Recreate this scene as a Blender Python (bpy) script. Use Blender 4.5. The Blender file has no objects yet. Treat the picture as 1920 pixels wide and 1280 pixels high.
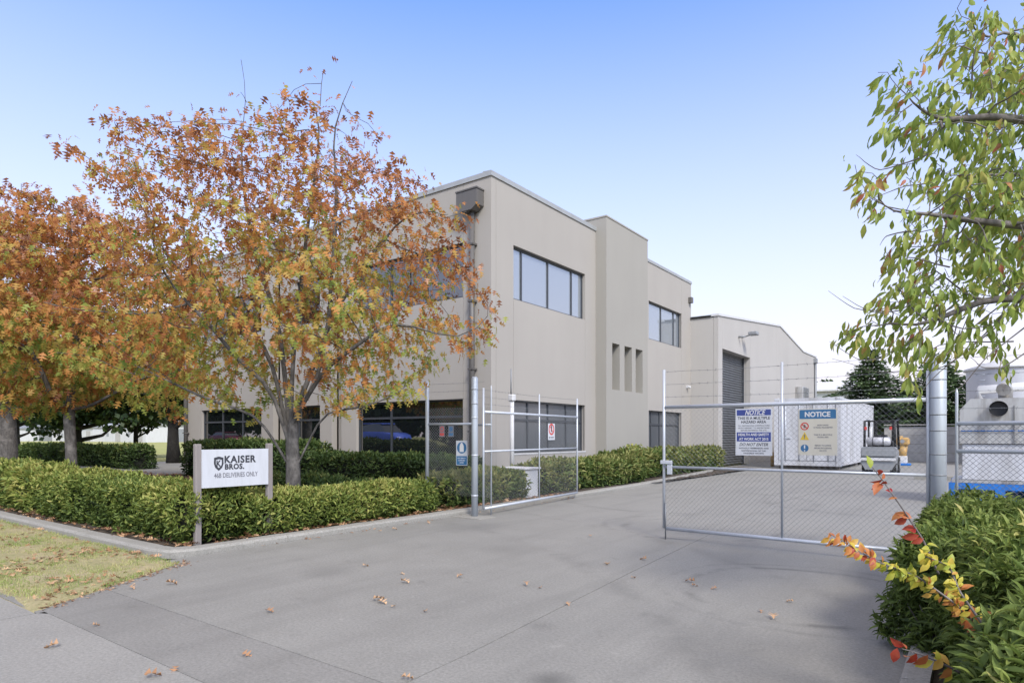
import bpy, math, random
import numpy as np
from mathutils import Vector, Matrix, Euler
random.seed(7); rng = np.random.default_rng(7)
sc = bpy.context.scene
COL = sc.collection
R = math.radians

# ------------------------------------------------------------------ camera, sky, sun, exposure
CAM_H = 1.4
YAW = math.atan(876/1189)
FPX = 1189.0
cd = bpy.data.cameras.new('camera'); cam = bpy.data.objects.new('camera', cd); COL.objects.link(cam)
cam.location = (0, 0, CAM_H); cam.rotation_euler = (R(90), 0, YAW)
cd.sensor_width = 36; cd.lens = FPX/1920*36; cd.shift_y = 177/1920
cd.clip_start = .05; cd.clip_end = 3000
sc.camera = cam

SUN_EL, SUN_AZ = 42, 127            # azimuth clockwise from +Y
W = bpy.data.worlds.new('World'); sc.world = W; W.use_nodes = True
nt = W.node_tree; nt.nodes.clear()
sky = nt.nodes.new('ShaderNodeTexSky'); sky.sky_type = 'NISHITA'; sky.sun_disc = False
sky.sun_elevation = R(SUN_EL); sky.sun_rotation = R(SUN_AZ)
sky.air_density = 1.1; sky.dust_density = 2.6; sky.ozone_density = 2.2; sky.altitude = 0
bg = nt.nodes.new('ShaderNodeBackground'); bg.inputs[1].default_value = .15
wo = nt.nodes.new('ShaderNodeOutputWorld')
tc = nt.nodes.new('ShaderNodeTexCoord'); sx = nt.nodes.new('ShaderNodeSeparateXYZ'); nt.links.new(tc.outputs['Generated'], sx.inputs[0])
hz = nt.nodes.new('ShaderNodeValToRGB'); nt.links.new(sx.outputs[2], hz.inputs[0])      # haze thins out with elevation, the same all round
el_ = hz.color_ramp.elements
for p_, v_ in ((0, 1), (.12, .97), (.33, .78), (.45, .40), (.60, .0)):
    e_ = el_[0] if p_ == 0 else (el_[1] if p_ == .60 else el_.new(p_)); e_.position = p_; e_.color = (v_, v_, v_, 1)
mt = nt.nodes.new('ShaderNodeMix'); mt.data_type = 'RGBA'; mt.blend_type = 'MULTIPLY'; mt.inputs[0].default_value = 1
nt.links.new(sky.outputs[0], mt.inputs[6]); mt.inputs[7].default_value = (.62, .83, 1.14, 1)
mh = nt.nodes.new('ShaderNodeMix'); mh.data_type = 'RGBA'; nt.links.new(hz.outputs[0], mh.inputs[0]); nt.links.new(mt.outputs[2], mh.inputs[6]); mh.inputs[7].default_value = (3.68, 3.38, 3.62, 1)
nt.links.new(mh.outputs[2], bg.inputs[0]); nt.links.new(bg.outputs[0], wo.inputs[0])
sl = bpy.data.lights.new('sun', 'SUN'); sl.energy = 1.7; sl.angle = R(14); sl.color = (1, .93, .84)
so = bpy.data.objects.new('sun', sl); COL.objects.link(so)
el, az = R(SUN_EL), R(SUN_AZ)
so.rotation_euler = Vector((math.sin(az)*math.cos(el), math.cos(az)*math.cos(el), math.sin(el))).to_track_quat('Z', 'Y').to_euler()
sc.view_settings.view_transform = 'Standard'; sc.view_settings.look = 'None'
sc.view_settings.exposure = 1.06; sc.view_settings.gamma = 1; sc.view_settings.use_curve_mapping = False

# ------------------------------------------------------------------ helpers
CY, SY = math.cos(YAW), math.sin(YAW)
def pt(px, py, z):                  # a point z metres in front of the camera seen at (px, py) of the 1920 photo
    r = (px-960)/FPX
    return np.array([(r*CY-SY)*z, (r*SY+CY)*z, CAM_H+(817-py)*z/FPX])
RIGHT = np.array([CY, SY, 0]); FWD = np.array([-SY, CY, 0])

class MB:
    """collects geometry in world coordinates, builds ONE mesh object"""
    def __init__(s): s.v = []; s.f = []; s.sm = []; s.cuts = []
    def add(s, vs, fs, smooth=False):
        n = len(s.v); s.v.extend(tuple(float(c) for c in p) for p in vs)
        s.f.extend(tuple(i+n for i in f) for f in fs); s.sm.extend([smooth]*len(fs)); return s
    def box(s, x0, x1, y0, y1, z0, z1):
        return s.add([(x0,y0,z0),(x1,y0,z0),(x1,y1,z0),(x0,y1,z0),(x0,y0,z1),(x1,y0,z1),(x1,y1,z1),(x0,y1,z1)],
              [(0,3,2,1),(4,5,6,7),(0,1,5,4),(1,2,6,5),(2,3,7,6),(3,0,4,7)])
    def bbox(s, x0, x1, y0, y1, z0, z1, b=.01):      # bevelled box
        vs = []; 
        for sx, x in ((-1,x0),(1,x1)):
            for sy, y in ((-1,y0),(1,y1)):
                for sz, z in ((-1,z0),(1,z1)):
                    vs += [(x, y-sy*b, z-sz*b), (x-sx*b, y, z-sz*b), (x-sx*b, y-sy*b, z)]
        def I(a, b_, c, k): return ((a*2+b_)*2+c)*3+k
        fs = []
        for a in (0,1):
            q=[I(a,0,0,0),I(a,1,0,0),I(a,1,1,0),I(a,0,1,0)]; fs.append(tuple(q if a else q[::-1]))
            q=[I(0,a,0,1),I(1,a,0,1),I(1,a,1,1),I(0,a,1,1)]; fs.append(tuple(q[::-1] if a else q))
            q=[I(0,0,a,2),I(1,0,a,2),I(1,1,a,2),I(0,1,a,2)]; fs.append(tuple(q if a else q[::-1]))
        for i in (0,1):
            for j in (0,1):
                fs.append((I(i,j,0,0),I(i,j,0,1),I(i,j,1,1),I(i,j,1,0)))
                fs.append((I(i,0,j,0),I(i,0,j,2),I(i,1,j,2),I(i,1,j,0)))
                fs.append((I(0,i,j,1),I(0,i,j,2),I(1,i,j,2),I(1,i,j,1)))
                for k in (0,1): fs.append((I(i,j,k,0),I(i,j,k,1),I(i,j,k,2)))
        return s.add(vs, fs)
    def tube(s, pts, rad, n=8, cap=True, smooth=True):
        pts = [np.array(p, float) for p in pts]; m = len(pts)
        if not hasattr(rad, '__len__'): rad = [rad]*m
        vs = []; u = None
        for i, p in enumerate(pts):
            t = pts[min(i+1,m-1)]-pts[max(i-1,0)]; t = t/(np.linalg.norm(t)+1e-9)
            if u is None:
                a = np.array([0,0,1.]) if abs(t[2]) < .9 else np.array([1.,0,0]); u = np.cross(t, a)
            u = u-t*np.dot(u,t); u /= np.linalg.norm(u)+1e-9; w = np.cross(t, u)
            for k in range(n):
                an = 2*math.pi*k/n; vs.append(p+rad[i]*(math.cos(an)*u+math.sin(an)*w))
        fs = [(i*n+k, i*n+(k+1)%n, (i+1)*n+(k+1)%n, (i+1)*n+k) for i in range(m-1) for k in range(n)]
        s.add(vs, fs, smooth)
        if cap: 
            b = len(s.v)-m*n
            s.f.append(tuple(b+k for k in range(n))[::-1]); s.f.append(tuple(b+(m-1)*n+k for k in range(n))); s.sm += [False]*2
        return s
    def poly(s, pts2, z0, z1):        # vertical prism over an XY polygon (ccw)
        n = len(pts2)
        vs = [(x,y,z0) for x,y in pts2]+[(x,y,z1) for x,y in pts2]
        return s.add(vs, [tuple(range(n))[::-1], tuple(range(n,2*n))]+[(i,(i+1)%n,n+(i+1)%n,n+i) for i in range(n)])
    def prism(s, prof, axis, a0, a1):  # prof: 2-D points in the two other axes, extruded along axis 0/1
        n = len(prof)
        def mk(a, p): return (a, p[0], p[1]) if axis == 0 else (p[0], a, p[1])
        vs = [mk(a0,p) for p in prof]+[mk(a1,p) for p in prof]
        return s.add(vs, [tuple(range(n)), tuple(range(n,2*n))[::-1]]+[(i,n+i,n+(i+1)%n,(i+1)%n) for i in range(n)])
    def sphere(s, c, r, n=12, m=8, sc_=(1,1,1)):
        vs = [(c[0], c[1], c[2]+r*sc_[2])]
        for i in range(1, m):
            a = math.pi*i/m
            for k in range(n):
                b = 2*math.pi*k/n; vs.append((c[0]+r*sc_[0]*math.sin(a)*math.cos(b), c[1]+r*sc_[1]*math.sin(a)*math.sin(b), c[2]+r*sc_[2]*math.cos(a)))
        vs.append((c[0], c[1], c[2]-r*sc_[2])); L = len(vs)-1
        fs = [(0,1+k,1+(k+1)%n) for k in range(n)]+[(L,L-n+(k+1)%n,L-n+k) for k in range(n)]
        fs += [(1+i*n+k,1+(i+1)*n+k,1+(i+1)*n+(k+1)%n,1+i*n+(k+1)%n) for i in range(m-2) for k in range(n)]
        return s.add(vs, fs, True)
    def build(s, name, mat, parent=None, recalc=False):
        me = bpy.data.meshes.new(name); og = origin(parent)
        me.from_pydata([(a-og[0], b-og[1], c-og[2]) for a,b,c in s.v], [], s.f)
        me.polygons.foreach_set('use_smooth', s.sm); me.materials.append(mat)
        if recalc:
            import bmesh
            bm = bmesh.new(); bm.from_mesh(me); bmesh.ops.recalc_face_normals(bm, faces=bm.faces); bm.to_mesh(me); bm.free()
        o = bpy.data.objects.new(name, me); COL.objects.link(o); o.parent = parent
        return o
def split_build(mb, name, mat, parent):
    """every connected piece of mb becomes an object of its own"""
    par = list(range(len(mb.v)))
    def find(a):
        while par[a] != a: par[a] = par[par[a]]; a = par[a]
        return a
    for f in mb.f:
        for k in f[1:]: par[find(k)] = find(f[0])
    groups = {}
    for f, sm in zip(mb.f, mb.sm): groups.setdefault(find(f[0]), []).append((f, sm))
    for fs in groups.values():
        idx = sorted({k for f, _ in fs for k in f}); mp = {k: i for i, k in enumerate(idx)}
        b = MB(); b.v = [mb.v[k] for k in idx]; b.f = [tuple(mp[k] for k in f) for f, _ in fs]; b.sm = [q for _, q in fs]
        b.build(name, mat, parent)
def build_lines(mb, name, mat, parent):
    """every line of writing (and mark) drawn into mb becomes a part of its own"""
    cuts = sorted(set(mb.cuts+[0, len(mb.v)]))
    for a, b_ in zip(cuts, cuts[1:]):
        fs = [(f, q) for f, q in zip(mb.f, mb.sm) if a <= f[0] < b_]
        if not fs: continue
        o = MB(); o.v = mb.v[a:b_]; o.f = [tuple(k-a for k in f) for f, _ in fs]; o.sm = [q for _, q in fs]; o.build(name, mat, parent)
def origin(p):
    x = np.zeros(3)
    while p is not None: x = x+np.array(p.location); p = p.parent
    return x
def tag(o, label=None, cat=None, group=None, kind=None):
    if label: o['label'] = label
    if cat: o['category'] = cat
    if group: o['group'] = group
    if kind: o['kind'] = kind
    return o
def thing(name, loc, label, cat, group=None):
    o = bpy.data.objects.new(name, None); COL.objects.link(o); o.location = tuple(float(c) for c in loc); o.empty_display_size = .2
    return tag(o, label, cat, group)
def copy_tree(o, parent=None):
    c = o.copy(); COL.objects.link(c); c.parent = parent
    for ch in o.children: copy_tree(ch, c)
    return c

# ------------------------------------------------------------------ materials
def lin(r, g, b): 
    f = lambda c: (c/255/12.92 if c/255 <= .04045 else ((c/255+.055)/1.055)**2.4)
    return (f(r), f(g), f(b))
class NM:
    def __init__(s, name):
        s.m = bpy.data.materials.new(name); s.m.use_nodes = True; s.t = s.m.node_tree; s.b = s.t.nodes['Principled BSDF']
        s.out = s.t.nodes['Material Output']
    def n(s, typ, **k):
        x = s.t.nodes.new(typ)
        for a, v in k.items():
            if a.startswith('i_'): x.inputs[a[2:].replace('_',' ')].default_value = v
            else: setattr(x, a, v)
        return x
    def l(s, a, b): s.t.links.new(a, b)
    def pos(s):
        g = s.n('ShaderNodeNewGeometry'); return g.outputs['Position']
    def noise(s, scale, detail=4, rough=.55, vec=None):
        x = s.n('ShaderNodeTexNoise'); x.inputs['Scale'].default_value = scale; x.inputs['Detail'].default_value = detail; x.inputs['Roughness'].default_value = rough
        s.l(vec if vec is not None else s.pos(), x.inputs['Vector']); return x.outputs['Fac']
    def ramp(s, fac, stops, interp='LINEAR'):
        x = s.n('ShaderNodeValToRGB'); e = x.color_ramp.elements; x.color_ramp.interpolation = interp
        while len(e) > len(stops): e.remove(e[-1])
        while len(e) < len(stops): e.new(.5)
        for q, (p, c) in zip(e, stops): q.position = p; q.color = (*c, 1) if len(c) == 3 else c
        s.l(fac, x.inputs[0]); return x.outputs['Color']
    def mix(s, fac, a, b, mode='MIX'):
        x = s.n('ShaderNodeMix', data_type='RGBA', blend_type=mode)
        for sock, v in ((x.inputs[0], fac), (x.inputs[6], a), (x.inputs[7], b)):
            if isinstance(v, (int, float)): sock.default_value = v
            elif isinstance(v, tuple): sock.default_value = (*v, 1)
            else: s.l(v, sock)
        return x.outputs[2]
    def math(s, op, a, b=0., c=0., clamp=False):
        x = s.n('ShaderNodeMath', operation=op, use_clamp=clamp)
        for i, v in enumerate((a, b, c)):
            if isinstance(v, (int, float)): x.inputs[i].default_value = v
            else: s.l(v, x.inputs[i])
        return x.outputs[0]
    def bump(s, h, strength=.3, dist=.01):
        x = s.n('ShaderNodeBump'); x.inputs['Strength'].default_value = strength; x.inputs['Distance'].default_value = dist
        s.l(h, x.inputs['Height']); s.l(x.outputs[0], s.b.inputs['Normal'])
    def set(s, col=None, rough=None, metal=None, spec=None, ior=None):
        if col is not None:
            if isinstance(col, tuple): s.b.inputs['Base Color'].default_value = (*col, 1)
            else: s.l(col, s.b.inputs['Base Color'])
        if rough is not None:
            if isinstance(rough, (int, float)): s.b.inputs['Roughness'].default_value = rough
            else: s.l(rough, s.b.inputs['Roughness'])
        if metal is not None: s.b.inputs['Metallic'].default_value = metal
        if spec is not None: s.b.inputs['Specular IOR Level'].default_value = spec
        if ior is not None: s.b.inputs['IOR'].default_value = ior
        return s.m
def simple(name, col, rough=.6, metal=0, var=.12, scale=6, bump=0, ior=None):
    M = NM(name); f = M.noise(scale, 5, .6)
    a = tuple(c*(1-var) for c in col); b = tuple(min(1, c*(1+var)) for c in col)
    M.set(M.ramp(f, [(.3, a), (.7, b)]), M.math('MULTIPLY_ADD', f, .15, rough-.07, clamp=True), metal, ior=ior)
    if bump: M.bump(M.noise(scale*12, 3), bump, .005)
    return M.m
def stained(name, col, dirt, rough=.6, metal=0, scale=3, amt=.6, streak=True, bump=.1):
    M = NM(name); p = M.pos()
    mp = M.n('ShaderNodeMapping'); mp.inputs['Scale'].default_value = (1, 1, .18 if streak else 1); M.l(p, mp.inputs[0])
    f = M.noise(scale, 7, .65, mp.outputs[0]); g = M.noise(scale*6, 5, .6, mp.outputs[0])
    k = M.math('MULTIPLY', M.ramp(f, [(.45, (0,0,0)), (.72, (1,1,1))]), amt)
    k2 = M.math('ADD', k, M.math('MULTIPLY', M.math('SUBTRACT', g, .5), .35), clamp=True)
    M.set(M.mix(k2, col, dirt), M.math('MULTIPLY_ADD', f, .3, rough-.15, clamp=True), metal)
    if bump: M.bump(g, bump, .004)
    return M.m

def wall_mat(name, col):
    M = NM(name); p = M.pos()
    mp = M.n('ShaderNodeMapping'); mp.inputs['Scale'].default_value = (1, 1, .12); M.l(p, mp.inputs[0])
    st = M.noise(1.1, 8, .62, mp.outputs[0]); bl = M.noise(.45, 4, .5); fi = M.noise(14, 6, .7)
    c = M.ramp(st, [(.3, tuple(x*.965 for x in col)), (.7, tuple(x*1.025 for x in col))])
    c = M.mix(.35, c, M.ramp(bl, [(.3, tuple(x*.9 for x in col)), (.7, tuple(x*1.08 for x in col))]))
    c = M.mix(M.math('MULTIPLY', M.ramp(fi, [(.55, (0,0,0)), (.8, (1,1,1))]), .12), c, tuple(x*.7 for x in col))
    M.set(c, .85); M.bump(M.noise(60, 4, .7), .12, .004)
    return M.m
WALLC = (.355, .330, .296)
m_wall = wall_mat('painted_concrete', WALLC)
m_wall2 = wall_mat('painted_concrete_warehouse', (.40, .38, .352))
m_tower = wall_mat('painted_concrete_tower', (.312, .296, .262))
m_joint = simple('sealant', (.16, .15, .14), .8)
m_cap = stained('coping_metal', (.36, .37, .37), (.25, .25, .24), .5, .2, 2, .5)
m_frame = simple('window_frame', (.045, .05, .058), .45)
m_pipe = stained('downpipe_paint', (.105, .098, .092), (.16, .15, .13), .5, 0, 3, .3)
m_galv = stained('galvanised_steel', (.50, .53, .57), (.34, .36, .38), .45, .35, 5, .5, bump=.05)
m_galvd = stained('galvanised_steel_post', (.46, .50, .54), (.33, .36, .39), .5, .25, 3, .6, bump=.05)
m_wire = simple('wire', (.20, .21, .22), .5, .5)
m_black = simple('black_paint', (.012, .012, .013), .5)
m_rubber = simple('rubber', (.02, .02, .02), .85)
m_white = stained('white_paint', (.55, .55, .55), (.36, .35, .34), .55, 0, 4, .35)
m_signw = stained('sign_white', (.52, .535, .56), (.42, .43, .44), .45, 0, 14, .5, bump=0)
m_signc = stained('sign_cream', (.54, .51, .43), (.45, .42, .34), .45, 0, 6, .3, bump=0)
m_sblue = simple('sign_blue_ink', (.035, .055, .22), .45, var=.06)
m_sblue2 = simple('sign_teal_ink', (.03, .13, .27), .45, var=.06)
m_ink = simple('dark_ink', (.035, .037, .045), .5, var=.05)
m_inkg = simple('grey_ink', (.16, .16, .18), .5, var=.05)
m_inkw = simple('white_ink', (.6, .6, .6), .5, var=.03)
m_red = simple('red_ink', (.5, .04, .03), .5, var=.05)
m_yel = simple('yellow_ink', (.6, .42, .04), .5, var=.05)
m_wood = stained('weathered_timber', (.24, .215, .20), (.15, .135, .125), .8, 0, 14, .5)
m_contw = stained('container_paint', (.50, .51, .54), (.27, .26, .25), .5, 0, 2.2, .75)
m_steel = stained('grimy_stainless', (.50, .50, .49), (.20, .175, .15), .35, .5, 4, .9)
m_bluep = stained('blue_paint', (.012, .15, .50), (.03, .06, .12), .45, 0, 5, .4)
m_fgrey = stained('machine_grey', (.24, .25, .26), (.10, .10, .10), .45, 0, 5, .4)
m_orange = stained('machine_yellow', (.42, .26, .09), (.3, .18, .07), .5, 0, 6, .4)
m_silo = stained('silo_steel', (.46, .46, .48), (.36, .36, .37), .5, .3, 1.2, .4)
m_conc = stained('old_concrete', (.40, .385, .36), (.24, .23, .21), .9, 0, 2, .7, False, .3)
m_door = stained('roller_door', (.12, .125, .13), (.085, .085, .085), .5, .1, 1.5, .4)
m_bark = None

def glass(name, base, ior=1.6, rough=.03):
    M = NM(name); f = M.noise(.9, 2)
    M.set(base, rough, 0, ior=ior); M.bump(f, .03, .02); return M.m
m_glass = glass('window_glass_dark', (.008, .010, .011), 2.5, .012)
m_glass_sky = glass('window_glass_upper', (.40, .44, .48), 1.8); m_glass_sky.node_tree.nodes['Principled BSDF'].inputs['Metallic'].default_value = .6  # pale, part metallic base puts a brighter sky reflection into the panes
m_glass_blind = glass('window_glass_blind', (.085, .092, .10), 1.6, .12)

def leaf_mat(name, stops, rough=.5, trans=.35, vein=True):
    M = NM(name)
    a = M.n('ShaderNodeAttribute', attribute_name='tint')
    f = M.math('ADD', a.outputs['Fac'], M.math('MULTIPLY', M.math('SUBTRACT', M.noise(30, 3), .5), .25), clamp=True)
    c = M.ramp(f, stops); M.set(c, rough); M.b.inputs['Specular IOR Level'].default_value = .35
    tr = M.n('ShaderNodeBsdfTranslucent'); M.l(c, tr.inputs[0])
    mx = M.n('ShaderNodeMixShader'); mx.inputs[0].default_value = trans
    M.l(M.b.outputs[0], mx.inputs[1]); M.l(tr.outputs[0], mx.inputs[2]); M.l(mx.outputs[0], M.out.inputs[0])
    return M.m
m_oak = leaf_mat('autumn_oak_leaf', [(0, (.16,.25,.05)), (.25, (.38,.40,.08)), (.42, (.52,.35,.09)), (.56, (.58,.25,.07)), (.72, (.40,.15,.055)), (.84, (.20,.085,.04)), (.90, (.42,.17,.07)), (1, (.66,.38,.24))], .55, .48)  # the dark stop paints both brown leaves and shadowed ones
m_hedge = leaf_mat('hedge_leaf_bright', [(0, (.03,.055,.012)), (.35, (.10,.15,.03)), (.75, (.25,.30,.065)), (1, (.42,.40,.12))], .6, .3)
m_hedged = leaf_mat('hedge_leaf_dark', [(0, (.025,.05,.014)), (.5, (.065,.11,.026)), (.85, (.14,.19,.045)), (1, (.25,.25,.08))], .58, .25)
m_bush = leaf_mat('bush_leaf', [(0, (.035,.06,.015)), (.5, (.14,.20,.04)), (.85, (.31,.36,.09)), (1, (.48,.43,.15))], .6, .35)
m_cherry = leaf_mat('cherry_leaf', [(0, (.10,.16,.03)), (.45, (.27,.35,.07)), (.75, (.44,.46,.11)), (.9, (.48,.32,.1)), (1, (.45,.14,.08))], .42, .42)
m_sprig = leaf_mat('autumn_sprig_leaf', [(0, (.28,.36,.05)), (.4, (.62,.52,.07)), (.65, (.55,.24,.07)), (1, (.36,.03,.03))], .45, .35)
m_dark = leaf_mat('dark_tree_leaf', [(0, (.012,.03,.01)), (.6, (.035,.065,.015)), (1, (.10,.16,.03))], .5, .25)
m_conif = leaf_mat('conifer_needles', [(0, (.045,.075,.035)), (.6, (.11,.17,.075)), (1, (.20,.27,.12))], .6, .15)
m_litter = leaf_mat('dry_leaf', [(0, (.12,.06,.03)), (.5, (.33,.17,.085)), (1, (.58,.38,.22))], .8, .1)
m_grass = leaf_mat('grass_blade', [(0, (.10,.17,.03)), (.5, (.25,.33,.08)), (1, (.52,.45,.22))], .7, .2)
def bark_mat(name, c1, c2):
    M = NM(name); p = M.pos()
    mp = M.n('ShaderNodeMapping'); mp.inputs['Scale'].default_value = (1, 1, .35); M.l(p, mp.inputs[0])
    f = M.noise(22, 6, .65, mp.outputs[0]); g = M.noise(5, 5, .6)
    c = M.mix(M.ramp(g, [(.5, (0,0,0)), (.66, (1,1,1))]), M.ramp(f, [(.35, c1), (.65, c2)]), tuple(x*1.45 for x in c2))
    M.set(c, .9); M.bump(f, .5, .01); return M.m
m_bark = bark_mat('oak_bark', (.055,.05,.045), (.12,.11,.10))
m_barkd = bark_mat('dark_bark', (.010,.009,.008), (.022,.020,.018))
m_twig = bark_mat('twig_bark', (.10,.085,.08), (.19,.17,.16))
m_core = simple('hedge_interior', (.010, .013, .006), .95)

def ground_mat(name, base, arcs=True):
    M = NM(name); p = M.pos()
    big = M.noise(.35, 6, .6); mid = M.noise(2.2, 6, .62); fine = M.noise(45, 7, .85); spec = M.noise(240, 2, .6)
    c = M.ramp(big, [(.36, tuple(x*.80 for x in base)), (.62, tuple(x*1.12 for x in base))])
    c = M.mix(.4, c, M.ramp(mid, [(.36, tuple(x*.70 for x in base)), (.64, tuple(x*1.22 for x in base))]))
    c = M.mix(.62, c, M.ramp(fine, [(.36, tuple(x*.55 for x in base)), (.64, tuple(x*1.45 for x in base))]))
    c = M.mix(M.math('MULTIPLY', M.ramp(spec, [(.62, (0,0,0)), (.75, (1,1,1))]), .25), c, tuple(x*.5 for x in base))
    if arcs:
        sep = M.n('ShaderNodeSeparateXYZ'); M.l(p, sep.inputs[0])
        wob = M.math('MULTIPLY', M.math('SUBTRACT', M.noise(1.2, 2), .5), .25)
        brk = M.noise(1.6, 5, .7)
        tot = None
        for cx, cy, r, w, k, sx in ((-1.25, 6.1, 1.05, .05, .55, 1), (-1.25, 6.1, 1.28, .04, .3, 1), (-3.4, 9.4, 1.15, .06, .4, 1), (-3.6, 9.6, 1.35, .05, .3, 1),
                                 (-9.5, -2.0, 10.0, .12, .22, 1), (-9.5, -2.0, 11.7, .12, .2, 1), (-1.0, 15.5, 3.0, .15, .3, 1), (-5.2, 13.5, 2.6, .12, .3, 1)):
            dx = M.math('SUBTRACT', sep.outputs[0], cx); dy = M.math('SUBTRACT', sep.outputs[1], cy)
            d = M.math('SQRT', M.math('ADD', M.math('MULTIPLY', dx, dx), M.math('MULTIPLY', dy, dy)))
            d = M.math('ABSOLUTE', M.math('SUBTRACT', M.math('ADD', d, wob), r))
            v = M.math('SUBTRACT', 1, M.math('DIVIDE', d, w*1.6), clamp=True)
            v = M.math('MULTIPLY', v, k*2.0); tot = v if tot is None else M.math('ADD', tot, v)
        tot = M.math('MULTIPLY', tot, M.ramp(brk, [(.44, (0,0,0)), (.62, (1,1,1))]), clamp=True)
        c = M.mix(M.math('MULTIPLY', tot, .8), c, tuple(x*.45 for x in base))
        sp = None                                   # oil spots and long scratches
        for cx, cy, r, k in ((-1.98, 3.05, .13, .7), (-2.6, 3.9, .10, .35), (-1.2, 4.2, .5, .3), (-4.7, 6.3, .35, .25), (-5.4, 4.1, .25, .3), (-.8, 3.6, .35, .35), (-2.2,7.3,.4,.25), (-6.3,7.5,.5,.3)):
            dx = M.math('SUBTRACT', sep.outputs[0], cx); dy = M.math('SUBTRACT', sep.outputs[1], cy)
            d = M.math('ADD', M.math('SQRT', M.math('ADD', M.math('MULTIPLY', dx, dx), M.math('MULTIPLY', dy, dy))), M.math('MULTIPLY', wob, 1.4))
            v = M.math('MULTIPLY', M.math('SUBTRACT', 1, M.math('DIVIDE', d, r*1.4), clamp=True), k); sp = v if sp is None else M.math('ADD', sp, v)
        c = M.mix(M.math('MINIMUM', sp, .7), c, tuple(x*.35 for x in base))
        blot = M.noise(5.5, 5, .7)
        c = M.mix(M.math('MULTIPLY', M.ramp(blot, [(.62, (0,0,0)), (.70, (1,1,1))]), .45), c, tuple(x*1.4 for x in base))
        mpw = M.n('ShaderNodeMapping'); mpw.inputs['Scale'].default_value = (1.6, .22, 1); mpw.inputs['Rotation'].default_value = (0, 0, .12); M.l(p, mpw.inputs[0])
        wr = M.noise(1.3, 7, .68, mpw.outputs[0])
        c = M.mix(M.math('MULTIPLY', M.ramp(wr, [(.48, (0,0,0)), (.68, (1,1,1))]), .38), c, tuple(x*.66 for x in base))
        drk = M.noise(3.1, 6, .72)
        c = M.mix(M.math('MULTIPLY', M.ramp(drk, [(.60, (0,0,0)), (.72, (1,1,1))]), .5), c, tuple(x*.55 for x in base))
    M.set(c, M.math('MULTIPLY_ADD', mid, .3, .55, clamp=True)); M.bump(fine, .35, .004)
    return M.m
m_drive = ground_mat('driveway_concrete', (.228, .221, .199))
m_apron = ground_mat('apron_concrete', (.208, .201, .182))
m_path = ground_mat('footpath_concrete', (.245, .237, .214), False)
m_kerb = ground_mat('kerb_concrete', (.28, .268, .238), False)
m_road = ground_mat('road_asphalt', (.06, .06, .062), False)
m_gap = simple('joint_dirt', (.15, .14, .12), .95)
def turf(name, g1, g2, st, scale=1.6):
    M = NM(name); a = M.noise(scale, 6, .65); b = M.noise(scale*14, 5, .7)
    c = M.ramp(a, [(.34, st), (.48, g2), (.66, g1)])
    c = M.mix(.5, c, M.ramp(b, [(.3, tuple(x*.55 for x in g1)), (.55, g2), (.75, st)]))
    M.set(c, .95); M.bump(b, .6, .02); return M.m
m_turf = turf('verge_turf', (.21,.22,.08), (.33,.28,.15), (.38,.30,.21))
m_lawn = turf('lawn_turf', (.22,.27,.06), (.30,.30,.09), (.38,.33,.13), .25)
m_soil = turf('garden_soil', (.035,.028,.02), (.06,.045,.03), (.13,.08,.05), 6)

# ------------------------------------------------------------------ ground
def sheet(name, pts2, z, mat, kind='structure', parent=None):
    b = MB(); n = len(pts2); b.add([(x,y,z) for x,y in pts2], [tuple(range(n))]); o = b.build(name, mat, parent)
    if kind: o['kind'] = kind
    return o
sheet('ground', [(-900,-600),(900,-600),(900,900),(-900,900)], -.06, m_lawn)
sheet('road', [(-300,-11),(300,-11),(300,-2.2),(-300,-2.2)], -.04, m_road)
sheet('lawn', [(-300,3.8),(-27.4,3.8),(-27.4,60),(-60,260),(-300,260)], .012, m_lawn)
sheet('joint_bed', [(-40,-.6),(.6,-.6),(.6,1.86),(-6.2,1.86),(-7.2,3.5),(-7.4,8.4),(-9,28.2),(-8,60),(45,60),(45,8.4),(-.35,8.4),(-.35,2.38),(.6,2.38)][:12]+[(-.1,1.86)], -.02, m_gap)
# concrete slabs: a real gap of about a centimetre between them
dr = MB(); 
drive = tag(MB().poly([(-7.36,2.47),(-2.62,2.47),(-2.65,3.1),(-2.89,6.0),(-3.06,8.5),(-3.42,13.6),(-3.42,13.7),(-7.36,13.7),(-7.36,3.5)], -.02, 0).build('driveway', m_drive), kind='structure')
def slab(name, pts2, mat, parent=drive, z=0): return MB().poly(pts2, -.02, z).build(name, mat, parent)
slab('concrete_slab', [(-2.613,2.47),(-.35,2.47),(-.35,8.4),(-.35,13.7),(-3.40,13.7),(-3.412,13.6),(-3.052,8.5),(-2.882,6.0),(-2.643,3.1)], m_drive)
slab('concrete_slab', [(-7.36,1.81),(-6.012,1.81),(-5.9,1.865),(-.1,1.865),(-.3,2.464),(-7.36,2.464)], m_apron)
slab('concrete_slab', [(-7.36,13.712),(-3.42,13.712),(-3.1,22.0),(-8.0,22.0)], m_drive)
slab('concrete_slab', [(-3.40,13.712),(45,13.712),(45,22.0),(-3.08,22.0)], m_drive)
slab('concrete_slab', [(-8.0,22.012),(45,22.012),(45,60),(-9.31,60),(-9.31,28.2)], m_drive)
slab('concrete_slab', [(-.34,9.0),(45,9.0),(45,13.7),(-.34,13.7)], m_drive)
fp = tag(MB().poly([(-6.0,-.6),(-1.9,-.6),(-1.9,1.86),(-6.0,1.86)], -.02, 0).build('footpath', m_path), kind='structure')
slab('concrete_slab', [(-1.89,-.6),(3.2,-.6),(3.2,1.86),(-1.89,1.86)], m_path, fp)
for k in range(8): slab('concrete_slab', [(-9.002-3*k,-.6),(-6.012-3*k,-.6),(-6.012-3*k,1.798),(-9.002-3*k,1.798)], m_path, fp)
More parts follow.
